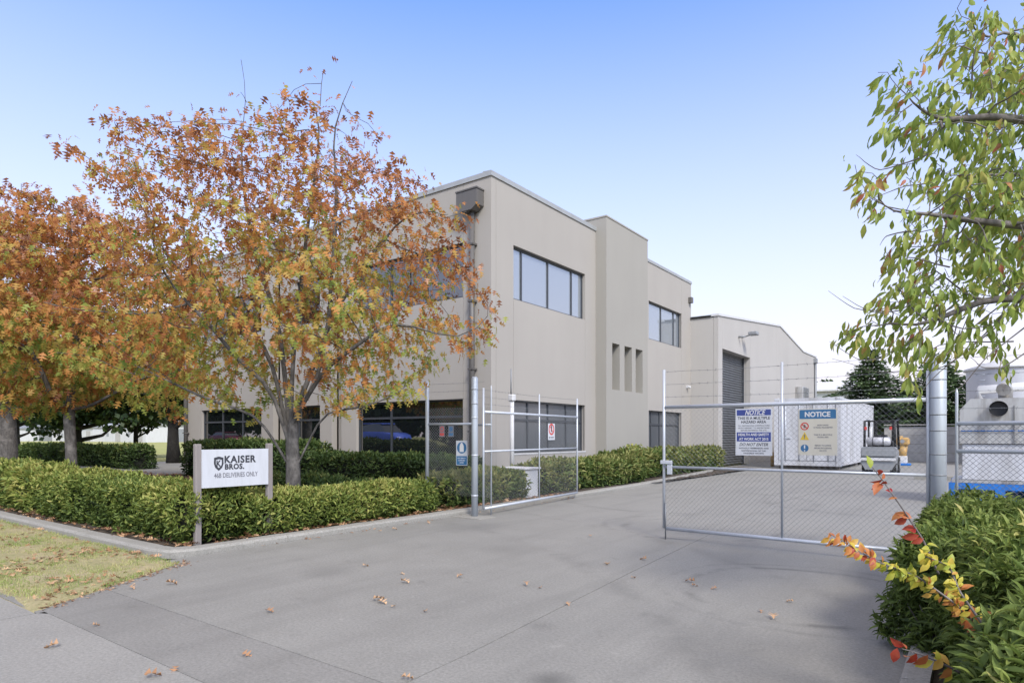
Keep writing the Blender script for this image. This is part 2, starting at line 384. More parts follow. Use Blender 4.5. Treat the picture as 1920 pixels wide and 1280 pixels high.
# verge: slightly domed turf between footpath and garden kerb
def verge():
    b = MB(); nx, ny = 160, 24; vs = []; fs = []
    for i in range(nx+1):
        x = -34+i/nx*(34-6.05)
        y1 = 3.47
        y0 = 1.78+max(0, (x+6.65))*.0 + (max(0, x+6.75))*.4
        if x > -6.5: y1 = max(y0+.02, 3.3-(x+6.9)*0.0)
        yedge = 3.45
        # the verge narrows to the flare of the apron on its right
        if x > -7.0:
            lo = 1.80; hi = 3.45-(x+7.0)*1.75+.05*math.sin(x*23)+.04*math.sin(x*57+1)+.03*math.sin(x*101)
            y0, yedge = lo, max(lo+.01, hi)
        for j in range(ny+1):
            v = j/ny; y = y0+(yedge-y0)*v
            n = .007*math.sin(x*7.3+y*5)+.006*math.sin(x*17-y*13)+.005*math.sin(y*31+x*3)
            vs.append((x, y, -.006+min(1, v*5, (1-v)*(12 if x < -7 else 4), (-6.05-x)*5)*(.026+n)))
    for i in range(nx):
        for j in range(ny):
            a = i*(ny+1)+j; fs.append((a, a+ny+1, a+ny+2, a+1))
    b.add(vs, fs, True); return tag(b.build('verge', m_turf), kind='structure')
verge()
def gsoil():
    b = MB(); nx, ny = 90, 50; vs = []; fs = []
    for i in range(nx+1):
        for j in range(ny+1):
            x = -28+i/nx*20.45; y = 3.66+j/ny*24
            if y > 13.3: x = max(x, -10.9)
            vs.append((x, y, .05+.018*math.sin(x*3.1+y)+.015*math.sin(y*4.7-x*2)))
    for i in range(nx):
        for j in range(ny):
            a = i*(ny+1)+j; fs.append((a, a+ny+1, a+ny+2, a+1))
    b.add(vs, fs, True); return tag(b.build('garden_bed', m_soil), kind='structure')
gsoil()
MB().poly([(-34,9.6),(-25.0,9.6),(-22.6,10.2),(-22.6,12.6),(-25.2,13.2),(-27.2,16.0),(-34,16.0)], .0, .085).build('garden_path', m_path)['kind'] = 'structure'
def kerb(pts2, w=.14, h=.10, name='kerb', side=1, seg=3.0):
    """kerb stones along a polyline, each its own piece, rounded top edge"""
    root = None; P = [np.array(p, float) for p in pts2]; pieces = []
    L = [0]
    for i in range(1, len(P)): L.append(L[-1]+np.linalg.norm(P[i]-P[i-1]))
    def at(s):
        s = min(max(s, 0), L[-1])
        for i in range(1, len(P)):
            if s <= L[i] or i == len(P)-1:
                t = (s-L[i-1])/(L[i]-L[i-1]); return P[i-1]+(P[i]-P[i-1])*t
    s = 0
    while s < L[-1]-.05:
        e = min(s+seg, L[-1]); cuts = [s+.004]+[l for l in L if s+.01 < l < e-.01]+[e-.004]
        if e-s > 1: cuts = sorted(set(cuts+[s+(e-s)*k/6 for k in range(1, 6)]))
        prof = [(0, -.05), (0, h-.03), (.012, h-.008), (.035, h), (w, h+.004), (w, -.05)]
        vs = []
        for c in cuts:
            p = at(c); q = at(c+.05)-at(c-.05); q = q/np.linalg.norm(q); nrm = np.array([-q[1], q[0]])*side
            for u, z in prof:
                vs.append((p[0]+nrm[0]*u, p[1]+nrm[1]*u, z+random.uniform(-.004, .004)*(z > 0)))
        n = len(prof); m = len(cuts)
        fs = [(i*n+k, (i+1)*n+k, (i+1)*n+(k+1)%n, i*n+(k+1)%n) for i in range(m-1) for k in range(n)]
        fs += [tuple(range(n)), tuple((m-1)*n+k for k in range(n))[::-1]]
        o = MB().add(vs, fs).build(name if root is None else 'kerb_stone', m_kerb, root, recalc=True)
        if root is None: root = o; o['kind'] = 'structure'
        s = e
    return root
arc = [(-7.85,3.45),(-7.72,3.46),(-7.60,3.50),(-7.50,3.57),(-7.43,3.67),(-7.39,3.80)]
kerb([(-34,3.45),(-20,3.45),(-12,3.45)]+arc+[(-7.38,6.5),(-7.38,12.0),(-7.5,16.2),(-7.85,20.5),(-8.3,24.3),(-8.9,26.4),(-9.31,27.2)], .19, .085, seg=4)
kerb([(-.35,13.0),(-.35,2.4),(-.2,1.9)], .14, .10, side=1)
kerb([(-1.7,24.2),(1.6,23.9)], .2, .16, side=1)
sheet('right_bed', [(-.22,1.9),(6,1.9),(6,8.9),(-.22,8.9)], .06, m_soil)

# ------------------------------------------------------------------ walls with openings
def wall_boxes(mb, axis, plane, depth, u0, u1, z0, z1, holes):
    """solid wall of boxes in the strip u0..u1, z0..z1 leaving out the holes (u0,u1,z0,z1). plane = outer face, depth signed inward"""
    us = sorted(set([u0, u1]+[min(max(h[0],u0),u1) for h in holes]+[min(max(h[1],u0),u1) for h in holes]))
    for a, b in zip(us, us[1:]):
        if b-a < 1e-4: continue
        hs = sorted([h for h in holes if h[0] < (a+b)/2 < h[1]], key=lambda h: h[2]); z = z0
        spans = []
        for h in hs:
            if h[2] > z: spans.append((z, min(h[2], z1)))
            z = max(z, h[3])
        if z < z1: spans.append((z, z1))
        for c, d in spans:
            if d <= c: continue
            p0, p1 = sorted((plane, plane+depth))
            if axis == 'X': mb.box(p0, p1, a, b, c, d)      # plane X = const, u = Y
            else: mb.box(a, b, p0, p1, c, d)                # plane Y = const, u = X
def window(parent, axis, plane, inward, u0, u1, z0, z1, mull, trans, pane_mat, rec=.09, fw=.055):
    """frame > panes, mullions. mull: list of u (full height) ; trans: None or z of a transom"""
    s = 1 if inward > 0 else -1
    pf = plane+s*rec
    def bx(mb, a, b, c, d, t0, t1):
        p, q = sorted((pf+s*t0, pf+s*t1))
        if axis == 'X': mb.box(p, q, a, b, c, d)
        else: mb.box(a, b, p, q, c, d)
    f = MB(); bx(f, u0, u1, z0, z0+fw, 0, .07); bx(f, u0, u1, z1-fw, z1, 0, .07)
    bx(f, u0, u0+fw, z0+fw, z1-fw, 0, .07); bx(f, u1-fw, u1, z0+fw, z1-fw, 0, .07)
    w = f.build('window', m_frame, parent)
    ul = [u0+fw/2]+list(mull)+[u1-fw/2]; zl = [z0+fw]+([trans] if trans else [])+[z1-fw]
    for m in mull:
        b = MB(); bx(b, m-fw/2, m+fw/2, z0+fw, z1-fw, .003, .065); b.build('mullion', m_frame, w)
    if trans:
        for a, b_ in zip(ul, ul[1:]):
            b = MB(); bx(b, a+fw/2, b_-fw/2, trans-fw*.6, trans+fw*.6, .005, .06); b.build('transom', m_frame, w)
    for a, b_ in zip(ul, ul[1:]):
        for i, (c, d) in enumerate(zip(zl, zl[1:])):
            lo = c+(fw*.6 if i else 0); hi = d-(fw*.6 if i < len(zl)-2 else 0)
            b = MB(); bx(b, a+fw/2, b_-fw/2, lo, hi, .035, .045); b.build('pane', pane_mat, w)
    return w

# ------------------------------------------------------------------ office building
XF, YF = -10.57, 13.4; PT = 8.50
ob = thing('office_building', (-18.8, 20.7, 0), 'two storey beige precast concrete office building with dark framed strip windows behind the autumn trees', 'building')
U0, U1, ZS0, ZS1, ZG0, ZG1 = 14.42, 18.45, 5.26, 6.78, .91, 2.42
V0, V1 = 23.50, 26.96
g = .010
holes = [(U0,U1,ZS0,ZS1),(U0,U1,ZG0,ZG1),(V0,V1,ZS0,ZS1),(V0,V1,ZG0,ZG1)]
D = -.22
def panel(axis, plane, depth, rects, hs=()):
    b = MB()
    for r in rects: wall_boxes(b, axis, plane, depth, *r, holes=list(hs))
    return b.build('wall_panel', m_wall, ob)
# side elevation, joints are real gaps over the sealant behind
panel('X', XF, D, [(13.4, 13.62-g, 0, PT)])
panel('X', XF, D, [(13.62, U0-g/2, 0, ZS0), (13.62, U0-g/2, ZS0, PT), (U0-g/2, U1+g/2, ZS1, PT), (U1+g/2, 19.6, 0, PT)], [])
panel('X', XF, D, [(U0+g/2, U1-g/2, 0, ZG0), (U0+g/2, U1-g/2, ZG1, ZS0)])
panel('X', XF, D, [(22.0, V1, 0, PT-.12)], holes)
panel('X', XF, D, [(V1+g, 28.1, 0, PT-.12)])
bk = MB(); wall_boxes(bk, 'X', XF+D-.002, -.02, 13.65, 28.0, 0, PT-.2, [(a-.03,b+.03,c-.03,d+.03) for a,b,c,d in holes]); bk.build('wall_backing', m_joint, ob)
mj = MB(); 
for y in (U0, U1): mj.box(XF-.05, XF-.03, y-.012, y+.012, .0, ZS0)
mj.box(XF-.05, XF-.03, 13.60, 13.63, 0, PT-.05); mj.box(XF-.05, XF-.03, V1-.005, V1+.015, 0, PT-.2)
split_build(mj, 'joint_sealant', m_joint, ob)
# front elevation
FH = [(-16.07,-11.57,.25,2.44),(-19.3,-17.93,.25,2.44),(-25.7,-21.4,.25,2.44),(-16.07,-11.57,ZS0,ZS1),(-19.3,-17.93,ZS0,ZS1),(-25.7,-21.4,ZS0,ZS1)]
for a, b_ in ((-26.97,-25.9),(-25.9+g,-20.66),(-19.9,-17.31),(-16.81,-13.85),(-13.84,-11.6),(-11.59,-10.792)):
    if (a, b_) == (-13.84,-11.6): b_ = -11.56
    if a == -11.59: a = -11.55
    panel('Y', YF, .22, [(a, b_, 0, PT)], FH)
for a, b_ in ((-20.66,-19.9),(-17.31,-16.81)):
    panel('Y', YF+.3, .2, [(a-.02, b_+.02, 0, PT)])
bk = MB()
bk.box(-26.9,-26.75, YF+.225, 28, 0, PT-.2)
bk.build('wall_panel', m_wall, ob)
bk = MB(); 
for x in (-25.895,-13.845,-11.555): bk.box(x-.02, x+.02, YF+.03, YF+.05, 0 if x!=-13.845 else 2.46, PT-.05)
split_build(bk, 'joint_sealant', m_joint, ob)
MB().box(-26.8, XF-.3, YF+.55, 28.0, 8.0, 8.1).build('roof', m_cap, ob)
MB().box(-26.7, XF-.3, YF+3.2, YF+3.3, 0.02, 7.98).build('inner_wall', m_core, ob)
MB().box(-26.7, XF-.3, YF+.6, YF+3.2, 3.2, 3.6).build('floor_slab', m_core, ob)
# coping
c = MB()
c.prism([(XF+.035, PT-.10), (XF+.035, PT+.035), (XF-.26, PT+.06), (XF-.26, PT-.10)], 1, 13.365, 19.2); c.build('coping', m_cap, ob, True)
c = MB(); c.prism([(XF+.03, PT-.20), (XF+.03, PT-.085), (XF-.26, PT-.065), (XF-.26, PT-.20)], 1, 22.45, 28.13); c.build('coping', m_cap, ob, True)
c = MB(); c.prism([(13.365, PT-.10), (13.365, PT+.035), (13.66, PT+.06), (13.66, PT-.10)], 0, -27.0, XF-.262); c.build('coping', m_cap, ob, True)
# tower with three slots
TX = -10.16; T0, T1 = 19.17, 22.5; TT = 8.84
sl_ = [(19.6,20.17,3.0,4.6),(20.54,21.14,3.0,4.6),(21.45,22.05,3.0,4.6)]
tw = MB(); wall_boxes(tw, 'X', TX, -.5, T0, T1, 0, TT, sl_); 
tw.build('tower_wall', m_tower, ob)
MB().box(TX-1.2, TX-.502, T0+.003, T1-.003, 0, TT-.002).build('tower_core', m_tower, ob)
MB().prism([(TX+.02, TT-.02), (TX+.02, TT+.03), (TX-1.22, TT+.035), (TX-1.22, TT-.02)], 1, T0-.02, T1+.02).build('coping', m_tower, ob, True)
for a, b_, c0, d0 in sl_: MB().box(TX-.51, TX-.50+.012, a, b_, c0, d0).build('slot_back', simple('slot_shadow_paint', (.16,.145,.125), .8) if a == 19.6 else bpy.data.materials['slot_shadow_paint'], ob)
# windows
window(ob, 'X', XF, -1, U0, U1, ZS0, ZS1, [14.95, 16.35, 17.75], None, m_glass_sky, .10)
window(ob, 'X', XF, -1, U0, U1, ZG0, ZG1, [15.3, 16.4, 17.45], 1.86, m_glass_blind, .12)
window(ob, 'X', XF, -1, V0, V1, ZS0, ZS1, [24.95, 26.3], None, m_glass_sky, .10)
window(ob, 'X', XF, -1, V0, V1, ZG0, ZG1, [24.0, 24.85], 1.86, m_glass_blind, .12)
for a, b_, c0, d0 in FH:
    n = 3 if b_-a > 3 else 1
    ms = [a+(b_-a)*k/(n) for k in range(1, n)] if n > 1 else []
    window(ob, 'Y', YF, 1, a, b_, c0, d0, ms, 1.95 if c0 < 1 else None, m_glass, .10)
for a, b_, z in ((U0, U1, ZG0), (V0, V1, ZG0)):
    MB().box(XF-.12, XF+.015, a-.02, b_+.02, z-.045, z-.002).build('sill', m_white, ob)
# rainwater heads and downpipes on the front
for x in (-11.12, -26.75):
    b = MB(); b.prism([(x-.42,7.62),(x-.42,8.03),(x+.30,8.03),(x+.30,7.62),(x+.12,7.50),(x-.24,7.50)], 1, YF-.32, YF-.003)
    rh = b.build('rainwater_head', m_pipe, ob, True)
    MB().box(x-.44, x+.32, YF-.34, YF-.003, 8.035, 8.075).build('lip', m_pipe, rh)
    b = MB().tube([(x-.02, YF-.12, 7.5), (x-.02, YF-.12, .05)], .075, 12); dp = b.build('downpipe', m_pipe, ob)
    for z in (6.6, 5.05, 3.2, 1.5): MB().box(x-.11, x+.07, YF-.205, YF-.003, z, z+.05).build('pipe_bracket', m_pipe, dp)
# little things on the side wall
b = MB(); b.box(XF+.003, XF+.10, 27.5, 27.62, 3.55, 3.67); b.sphere((XF+.14, 27.56, 3.58), .06); b.build('wall_camera', m_white, ob)
b = MB(); b.bbox(XF+.0, XF+.16, 28.0-.25, 28.0-.03, 7.4, 7.65); b.build('wall_light', m_pipe, ob)

# ------------------------------------------------------------------ warehouse
XW, YW0, YW1 = -9.31, 28.04, 48.9
wh = thing('warehouse', (-18, 38, 0), 'pale grey gabled warehouse with a tall grey roller door, at the end of the driveway', 'building')
def roofz(y): 
    if y < 38.8: return 6.72+(y-YW0)/(38.8-YW0)*1.01
    if y < 44.8: return 7.73-(y-38.8)/6*.83
    return 6.9+.04*(y-44.8)/4
D0, D1, DZ = 28.62, 32.9, 5.34
def gable_piece(ya, yb, za, name='wall_panel', x0=XW-.2, x1=XW):
    ys = [ya]+[y for y in (38.8, 44.8) if ya < y < yb]+[yb]
    prof = [(ya, za)]+[(yb, za)]+[(y, roofz(y)) for y in ys[::-1]]
    return MB().prism(prof, 0, x0, x1).build(name, m_wall2, wh, True)
gable_piece(YW0, D0-g, 0); gable_piece(D0, D1, DZ); gable_piece(D1+g, 38.0-g, 0); gable_piece(38.0, 43.4-g, 0); gable_piece(43.4, YW1, 0)
MB().box(XW-.215, XW-.202, YW0+.1, YW1-.1, 5.4, 6.6).build('joint_sealant', m_joint, wh)
MB().box(XW-.215, XW-.202, D1, YW1-.1, 0.02, 5.38).build('joint_sealant', m_joint, wh)
MB().box(-26, XW-.21, YW0, YW0+.2, 0, 6.68).build('wall_panel', m_wall2, wh)
MB().box(-26, XW-.21, YW1-.2, YW1, 0, 6.9).build('wall_panel', m_wall2, wh)
for ya, yb in ((YW0-.05, 38.8), (38.8, 44.8), (44.8, YW1+.1)):
    za, zb = roofz(ya), roofz(yb)
    MB().prism([(ya, za+.002), (yb, zb+.002), (yb, zb+.10), (ya, za+.10)], 0, XW-.3, XW+.05).build('barge_flashing', m_white, wh, True)
    MB().prism([(ya, za-.02), (yb, zb-.02), (yb, zb+.05), (ya, za+.05)], 0, -26, XW-.31).build('roof', m_cap, wh, True)
MB().box(-12.5, XW-.302, YW0-.05, YW0+.25, 6.69, 6.80).build('coping', m_cap, wh)
# reveal and roller door
b = MB(); b.box(XW-.95, XW-.201, D1+.001, D1+.14, 0, DZ); b.box(XW-.95, XW-.201, D0-.14, D0-.001, 0, DZ); b.box(XW-.95, XW-.201, D0, D1, DZ+.001, DZ+.1); b.build('door_reveal', m_wall2, wh)
rd = MB().box(XW-.43, XW-.42, D0, D1, 0.02, DZ).build('roller_door', m_door, wh)
b = MB(); n = 46; h = DZ/n
for i in range(n):
    z = i*h+.01; a = []
    b.prism([(XW-.418, z), (XW-.39, z+h*.12), (XW-.372, z+h*.4), (XW-.378, z+h*.7), (XW-.41, z+h*.86), (XW-.418, z+h*.98)], 1, D0+.06, D1-.06)
b.build('door_slats', m_door, rd, True)['kind'] = 'stuff'
b = MB(); b.box(XW-.40, XW-.30, D0, D0+.058, 0, DZ); b.box(XW-.40, XW-.30, D1-.058, D1, 0, DZ); split_build(b, 'door_guide', m_frame, rd)
b = MB(); b.tube([(XW, 31.5, 6.18), (XW+.5, 31.5, 6.3)], .03); b.bbox(XW+.35, XW+.75, 31.3, 31.75, 6.25, 6.42, .03); b.tube([(XW, 31.0, 6.15), (XW+.3, 31.0, 6.15)], .05); b.build('floodlight', m_fgrey, wh)
b = MB(); b.bbox(XW+.003, XW+.45, 42.7, 44.4, 3.6, 4.5, .03); ac = b.build('ventilation_unit', m_steel, wh)
b = MB()
for k in range(8): b.box(XW+.451, XW+.47, 42.8, 44.3, 3.68+k*.1, 3.72+k*.1)
split_build(b, 'grille', m_fgrey, ac)
MB().tube([(XW+.10, 48.3, 6.7), (XW+.10, 48.3, 0.1)], .08, 10).build('downpipe', m_fgrey, wh)
b = MB(); b.box(XW+.0, XW+.2, 48.1, 48.5, 6.5, 6.8); b.build('rainwater_head', m_fgrey, wh)

# ------------------------------------------------------------------ leaves and trees
def nrm(a): return a/(np.linalg.norm(a, axis=-1, keepdims=True)+1e-9)
T_OAK = (np.array([(0,0,0),(0,.42,0),(0,.7,-.03),(0,1,-.12),(.40,.30,.10),(.50,.70,.08),(.18,.95,0),(-.40,.30,.10),(-.50,.70,.08),(-.18,.95,0),(.09,.12,.0),(-.09,.12,0)], float),
         [(0,10,4),(0,4,1),(1,5,2),(2,6,3),(0,7,11),(0,1,7),(1,2,8),(2,3,9)])
T_OVAL = (np.array([(0,0,0),(.42,.38,.12),(.30,.72,.08),(0,1,-.10),(-.30,.72,.08),(-.42,.38,.12),(0,.5,-.02)], float),
          [(0,1,6),(1,2,6),(2,3,6),(3,4,6),(4,5,6),(5,0,6)])
T_LONG = (np.array([(0,0,0),(.32,.25,.07),(.46,.5,.05),(.27,.78,-.05),(0,1,-.26),(-.27,.78,-.05),(-.46,.5,.05),(-.32,.25,.07),(0,.3,0),(0,.6,-.03)], float),
          [(0,1,8),(1,2,9,8),(2,3,9),(3,4,9),(4,5,9),(5,6,9),(6,7,8,9),(7,0,8)])
T_DIA = (np.array([(0,0,0),(.5,.5,.1),(0,1,0),(-.5,.5,.1)], float), [(0,1,2,3)])
T_BLADE = (np.array([(.5,0,0),(-.5,0,0),(0,1,.25)], float), [(0,1,2)])
def raw_mesh(name, V, faces_flat, starts, tint, mat):
    me = bpy.data.meshes.new(name); me.vertices.add(len(V)); me.vertices.foreach_set('co', V.astype(np.float32).ravel())
    me.loops.add(len(faces_flat)); me.loops.foreach_set('vertex_index', faces_flat.astype(np.int32))
    me.polygons.add(len(starts)); me.polygons.foreach_set('loop_start', starts.astype(np.int32))
    me.update(calc_edges=True)
    a = me.attributes.new('tint', 'FLOAT', 'POINT'); a.data.foreach_set('value', tint.astype(np.float32))
    me.materials.append(mat); me.validate(); return me
def leaf_frames(d, n):
    y = nrm(d); x = nrm(np.cross(y, n)); z = np.cross(x, y); return x, y, z
def leaves(name, pos, d, n, size, wr, tint, tmpl, mat, parent, kind='stuff', singles=0, single_name='leaf'):
    """one leaf cloud; the `singles` leaves that show largest from the photo's viewpoint become objects of their own"""
    pos = np.asarray(pos, float); N = len(pos); size = np.broadcast_to(size, (N,)).astype(float); tint = np.clip(np.broadcast_to(tint, (N,)), 0, 1)
    wr = np.broadcast_to(wr, (N,))
    x, y, z = leaf_frames(d, n); tv, tf = tmpl; og = origin(parent)
    if singles:
        rel = pos-np.array([0,0,CAM_H]); depth = rel@FWD; lx = rel@RIGHT/np.maximum(depth,.1)*FPX; ly = rel[:,2]/np.maximum(depth,.1)*FPX
        vis = (depth > .3) & (np.abs(lx) < 960) & (ly < 817) & (ly > -463)
        face = np.abs((z*nrm(rel)).sum(1))
        score = np.where(vis, size*(.3+face)/np.maximum(depth,.1), 0); order = np.argsort(-score)[:singles]; order = order[score[order] > 0]
        bins = {}
        for i in order:
            bi = int(min(7, tint[i]*8))
            if bi not in bins:
                fl = np.concatenate([np.array(f) for f in tf]); st = np.cumsum([0]+[len(f) for f in tf])[:-1]
                bins[bi] = raw_mesh(single_name, tv, fl, st, np.full(len(tv), (bi+.5)/8), mat)
            o = bpy.data.objects.new(single_name, bins[bi]); COL.objects.link(o); o.parent = parent
            s = size[i]; M = np.eye(4); M[:3,0] = x[i]*s*wr[i]; M[:3,1] = y[i]*s; M[:3,2] = z[i]*s; M[:3,3] = pos[i]-og
            o.matrix_local = Matrix(M.tolist())
        keep = np.ones(N, bool); keep[order] = False
        pos, x, y, z, size, tint, wr = pos[keep], x[keep], y[keep], z[keep], size[keep], tint[keep], wr[keep]; N = len(pos)
    V = (pos-og)[:,None,:]+size[:,None,None]*(tv[None,:,0:1]*x[:,None,:]*wr[:,None,None]+tv[None,:,1:2]*y[:,None,:]+tv[None,:,2:3]*z[:,None,:])
    k = len(tv); fl = np.concatenate([np.array(f) for f in tf]); L = len(fl)
    F_ = (fl[None,:]+np.arange(N)[:,None]*k).ravel(); ls = np.array([len(f) for f in tf]); st = np.concatenate([[0], np.cumsum(ls)[:-1]])
    S_ = (st[None,:]+np.arange(N)[:,None]*L).ravel()
    me = raw_mesh(name, V.reshape(-1,3), F_, S_, np.repeat(tint, k), mat)
    o = bpy.data.objects.new(name, me); COL.objects.link(o); o.parent = parent
    if kind: o['kind'] = kind
    return o
def vnoise(p, f, seed=0):            # cheap smooth pseudo noise -1..1
    q = p*f+seed*7.31
    return (np.sin(q[:,0]*1.7+np.sin(q[:,1]*1.3)*1.5+q[:,2])+np.sin(q[:,1]*2.1+np.sin(q[:,2]*1.9)*1.3-q[:,0]*.7)+np.sin(q[:,2]*1.8+q[:,0]*1.1+np.sin(q[:,0]*2.3)))/3
def colonize(init, att, step, infl, kill, iters, grav=0., jit=.12):
    nodes = [np.array(p, float) for p, _ in init]; par = [q for _, q in init]; nch = [0]*len(nodes)
    for q in par:
        if q >= 0: nch[q] += 1
    A = np.array(att); N0 = np.array(nodes)
    D2 = np.linalg.norm(A[:,None]-N0[None], axis=2); near = D2.argmin(1); dist = D2.min(1)
    for it in range(iters):
        act = dist < infl
        if not act.any(): break
        idx = near[act]; dirs = nrm(A[act]-np.array(nodes)[idx])
        new = []
        for ni in np.unique(idx):
            if nch[ni] >= 3: continue
            v = dirs[idx == ni].mean(0)+rng.normal(0, jit, 3)+np.array([0,0,grav]); v = v/(np.linalg.norm(v)+1e-9)
            nodes.append(nodes[ni]+v*step); par.append(int(ni)); nch.append(0); nch[ni] += 1; new.append(len(nodes)-1)
        if not new: break
        NN = np.array([nodes[i] for i in new]); Dn = np.linalg.norm(A[:,None]-NN[None], axis=2); j = Dn.argmin(1); m = Dn.min(1)
        b = m < dist; near[b] = np.array(new)[j[b]]; dist = np.minimum(dist, m)
        k = dist > kill; A, near, dist = A[k], near[k], dist[k]
        if len(A) == 0: break
    return np.array(nodes), np.array(par)
def skeleton(nodes, par, r_tip, r_root):
    n = len(nodes); cnt = np.zeros(n); ch = [[] for _ in range(n)]
    for i in range(n):
        if par[i] >= 0: ch[par[i]].append(i)
    for i in range(n-1, -1, -1):
        if not ch[i]: cnt[i] = 1
        if par[i] >= 0: cnt[par[i]] += cnt[i]
    p = math.log(r_root/r_tip)/math.log(max(cnt[0], 2)); rad = r_tip*cnt**p
    return cnt, ch, rad
def branches(nodes, par, cnt, ch, rad, mb, minr=0):
    stack = [0] if par[0] < 0 else []; stack = [i for i in range(len(nodes)) if par[i] < 0]
    while stack:
        s = stack.pop(); chain = [s] if par[s] < 0 else [par[s], s]; rr = [rad[s]] if par[s] < 0 else [min(rad[par[s]], rad[s]*1.25), rad[s]]
        c = s
        while ch[c]:
            k = sorted(ch[c], key=lambda i: -cnt[i]); stack.extend(k[1:]); c = k[0]; chain.append(c); rr.append(rad[c])
        P_ = [nodes[i].copy() for i in chain]
        for i in range(1, len(P_)-1): P_[i] = P_[i]*.5+(nodes[chain[i-1]]+nodes[chain[i+1]])*.25
        r0 = max(rr)
        mb.tube(P_, rr, 10 if r0 > .06 else (6 if r0 > .02 else 4), cap=False)
def sample_blobs(blobs, n):          # blobs: (cx,cy,cz,rx,ry,rz,weight)
    w = np.array([b[6]*b[3]*b[4]*b[5] for b in blobs]); w /= w.sum(); out = []
    for b, k in zip(blobs, rng.multinomial(n, w)):
        u = nrm(rng.normal(size=(k,3)))*(rng.random((k,1))**(.42)); out.append(np.array(b[:3])+u*np.array(b[3:6]))
    return np.concatenate(out)
def leafy(nodes, ch, cnt, maxcnt, per, spread, keepf=None):
    idx = np.where(cnt <= maxcnt)[0]
    if keepf is not None: idx = idx[keepf(nodes[idx])]
    P_ = np.repeat(nodes[idx], per, axis=0); return P_+rng.normal(0, spread, P_.shape)

def oak(name_label, base, height, fork, blobs_px, zc, trunk_r, natt, per, singles, size=.12, dark=0, group='autumn oak trees along the garden', trunk_path=None, limbs=None):
    base = np.array(base, float)
    root = thing('oak_tree', base, name_label, 'tree', group)
    bl = []
    for px, py, rx, ry, rz, w in blobs_px:
        c = pt(px, py, zc); s = zc/FPX; bl.append((c[0], c[1], c[2], rx*s, rz, ry*s, w))
    att = sample_blobs(bl, natt)
    att = att[att[:,2] > fork-.3]
    init = [(base, -1)]; z = .25; p = base.copy()
    while z < fork:
        p = base+np.array([.03*math.sin(z*2.1), .03*math.sin(z*1.3+1), z]); init.append((p, len(init)-1)); z += .25
    topi = len(init)-1
    if limbs:
        for frm, pts in limbs:
            pi = max(1, topi-frm); q0 = init[pi][0]
            for q in pts:
                q = np.array(q); m = max(1, int(np.linalg.norm(q-q0)/.28))
                for k in range(1, m+1): init.append((q0+(q-q0)*k/m+rng.normal(0,.015,3), pi)); pi = len(init)-1
                q0 = q
    nodes, par = colonize(init, att, .24, 3.2, .34, 90, .0)
    cnt, ch, rad = skeleton(nodes, par, .0045, trunk_r)
    ti = np.arange(topi+1); rad[ti] = np.maximum(rad[ti], trunk_r*(1.12-.3*ti/max(topi,1))); rad[0] = trunk_r*1.4; rad[1] = trunk_r*1.15
    mb = MB(); branches(nodes, par, cnt, ch, rad, mb); mb.build('trunk', m_bark if not dark else m_barkd, root)
    L = leafy(nodes, ch, cnt, 5, per, .105)
    topz = base[2]+height
    # thin out towards the very top
    keep = rng.random(len(L)) > np.clip((L[:,2]-(topz-1.0))/.9, 0, .92)
    L = L[keep]; N = len(L); ax = base+np.array([0,0,fork+1.6])
    out = nrm(L-ax)
    d = nrm(out*.4+rng.normal(0,.5,(N,3))+np.array([0,0,-1.0])); n = nrm(rng.normal(0,.6,(N,3))+np.array([0,0,.5])+out*.5)
    hgt = (L[:,2]-base[2]-fork)/(height-fork)
    rr = np.linalg.norm((L-ax)*np.array([1,1,.8]), axis=1)
    t = .34+.40*np.clip(hgt,0,.9)+.10*(rr-2)/2+.18*vnoise(L, 1.1, 3)+.14*vnoise(L, 3.3, 1)+rng.normal(0,.17,N)
    leaves('crown', L, d, n, size*(.65+.6*rng.random(N)), 1.0, t, T_OAK, m_oak, root, singles=singles)
    return root, len(L)
b1 = np.array([-9.06, 6.2, .05])
ZT = 10.4
L1 = [(0, [pt(600,700,10.6), pt(620,560,10.7), pt(630,380,10.6), pt(625,240,10.6), pt(660,150,10.5)]), (0, [pt(545,700,10.4), pt(552,640,10.4), pt(560,560,10.3), pt(575,440,10.2), pt(590,330,10.2), pt(603,200,10.1), pt(606,118,10.1)]),
      (1, [pt(512,690,10.5), pt(480,620,10.6), pt(400,560,10.8), pt(330,500,10.9)]),
      (2, [pt(505,715,10.2), pt(450,680,9.9), pt(400,620,9.8), pt(330,540,9.8)]),
      (3, [pt(610,768,10.2), pt(680,764,10.0), pt(760,730,9.9)]),
      (3, [pt(480,772,10.3), pt(400,755,10.0), pt(330,720,9.8)]),
      (0, [pt(600,700,10.2), pt(650,660,10.0), pt(740,600,9.9), pt(860,640,9.7), pt(925,590,9.6)]),
      (0, [pt(620,600,10.9), pt(680,500,11.2), pt(740,420,11.3)]),
      (1, [pt(520,600,10.9), pt(470,450,11.1), pt(450,300,11.1), pt(458,190,11.1), pt(452,112,11.1)])]
B1 = [(470,430,215,200,2.2,1.0),(610,330,140,130,1.9,1.0),(330,330,115,120,1.6,1.1),(680,480,165,150,2.1,1.0),(790,520,95,140,1.2,1.0),(560,600,250,120,2.4,.55),
      (340,620,190,120,2.0,.9),(700,650,120,80,1.5,.9),(830,430,60,80,.8,.9),(290,250,55,60,.7,1.1),(595,230,70,70,.8,1),(455,250,50,60,.7,1),(790,360,45,50,.5,1),
      (605,155,14,40,.15,1.0),(455,150,10,45,.12,1.0),(650,190,16,40,.15,1),(390,720,130,50,1.4,1.1),(300,690,80,60,1.2,1.0),(660,735,100,35,1.2,.7),(870,620,40,70,.5,.7)]
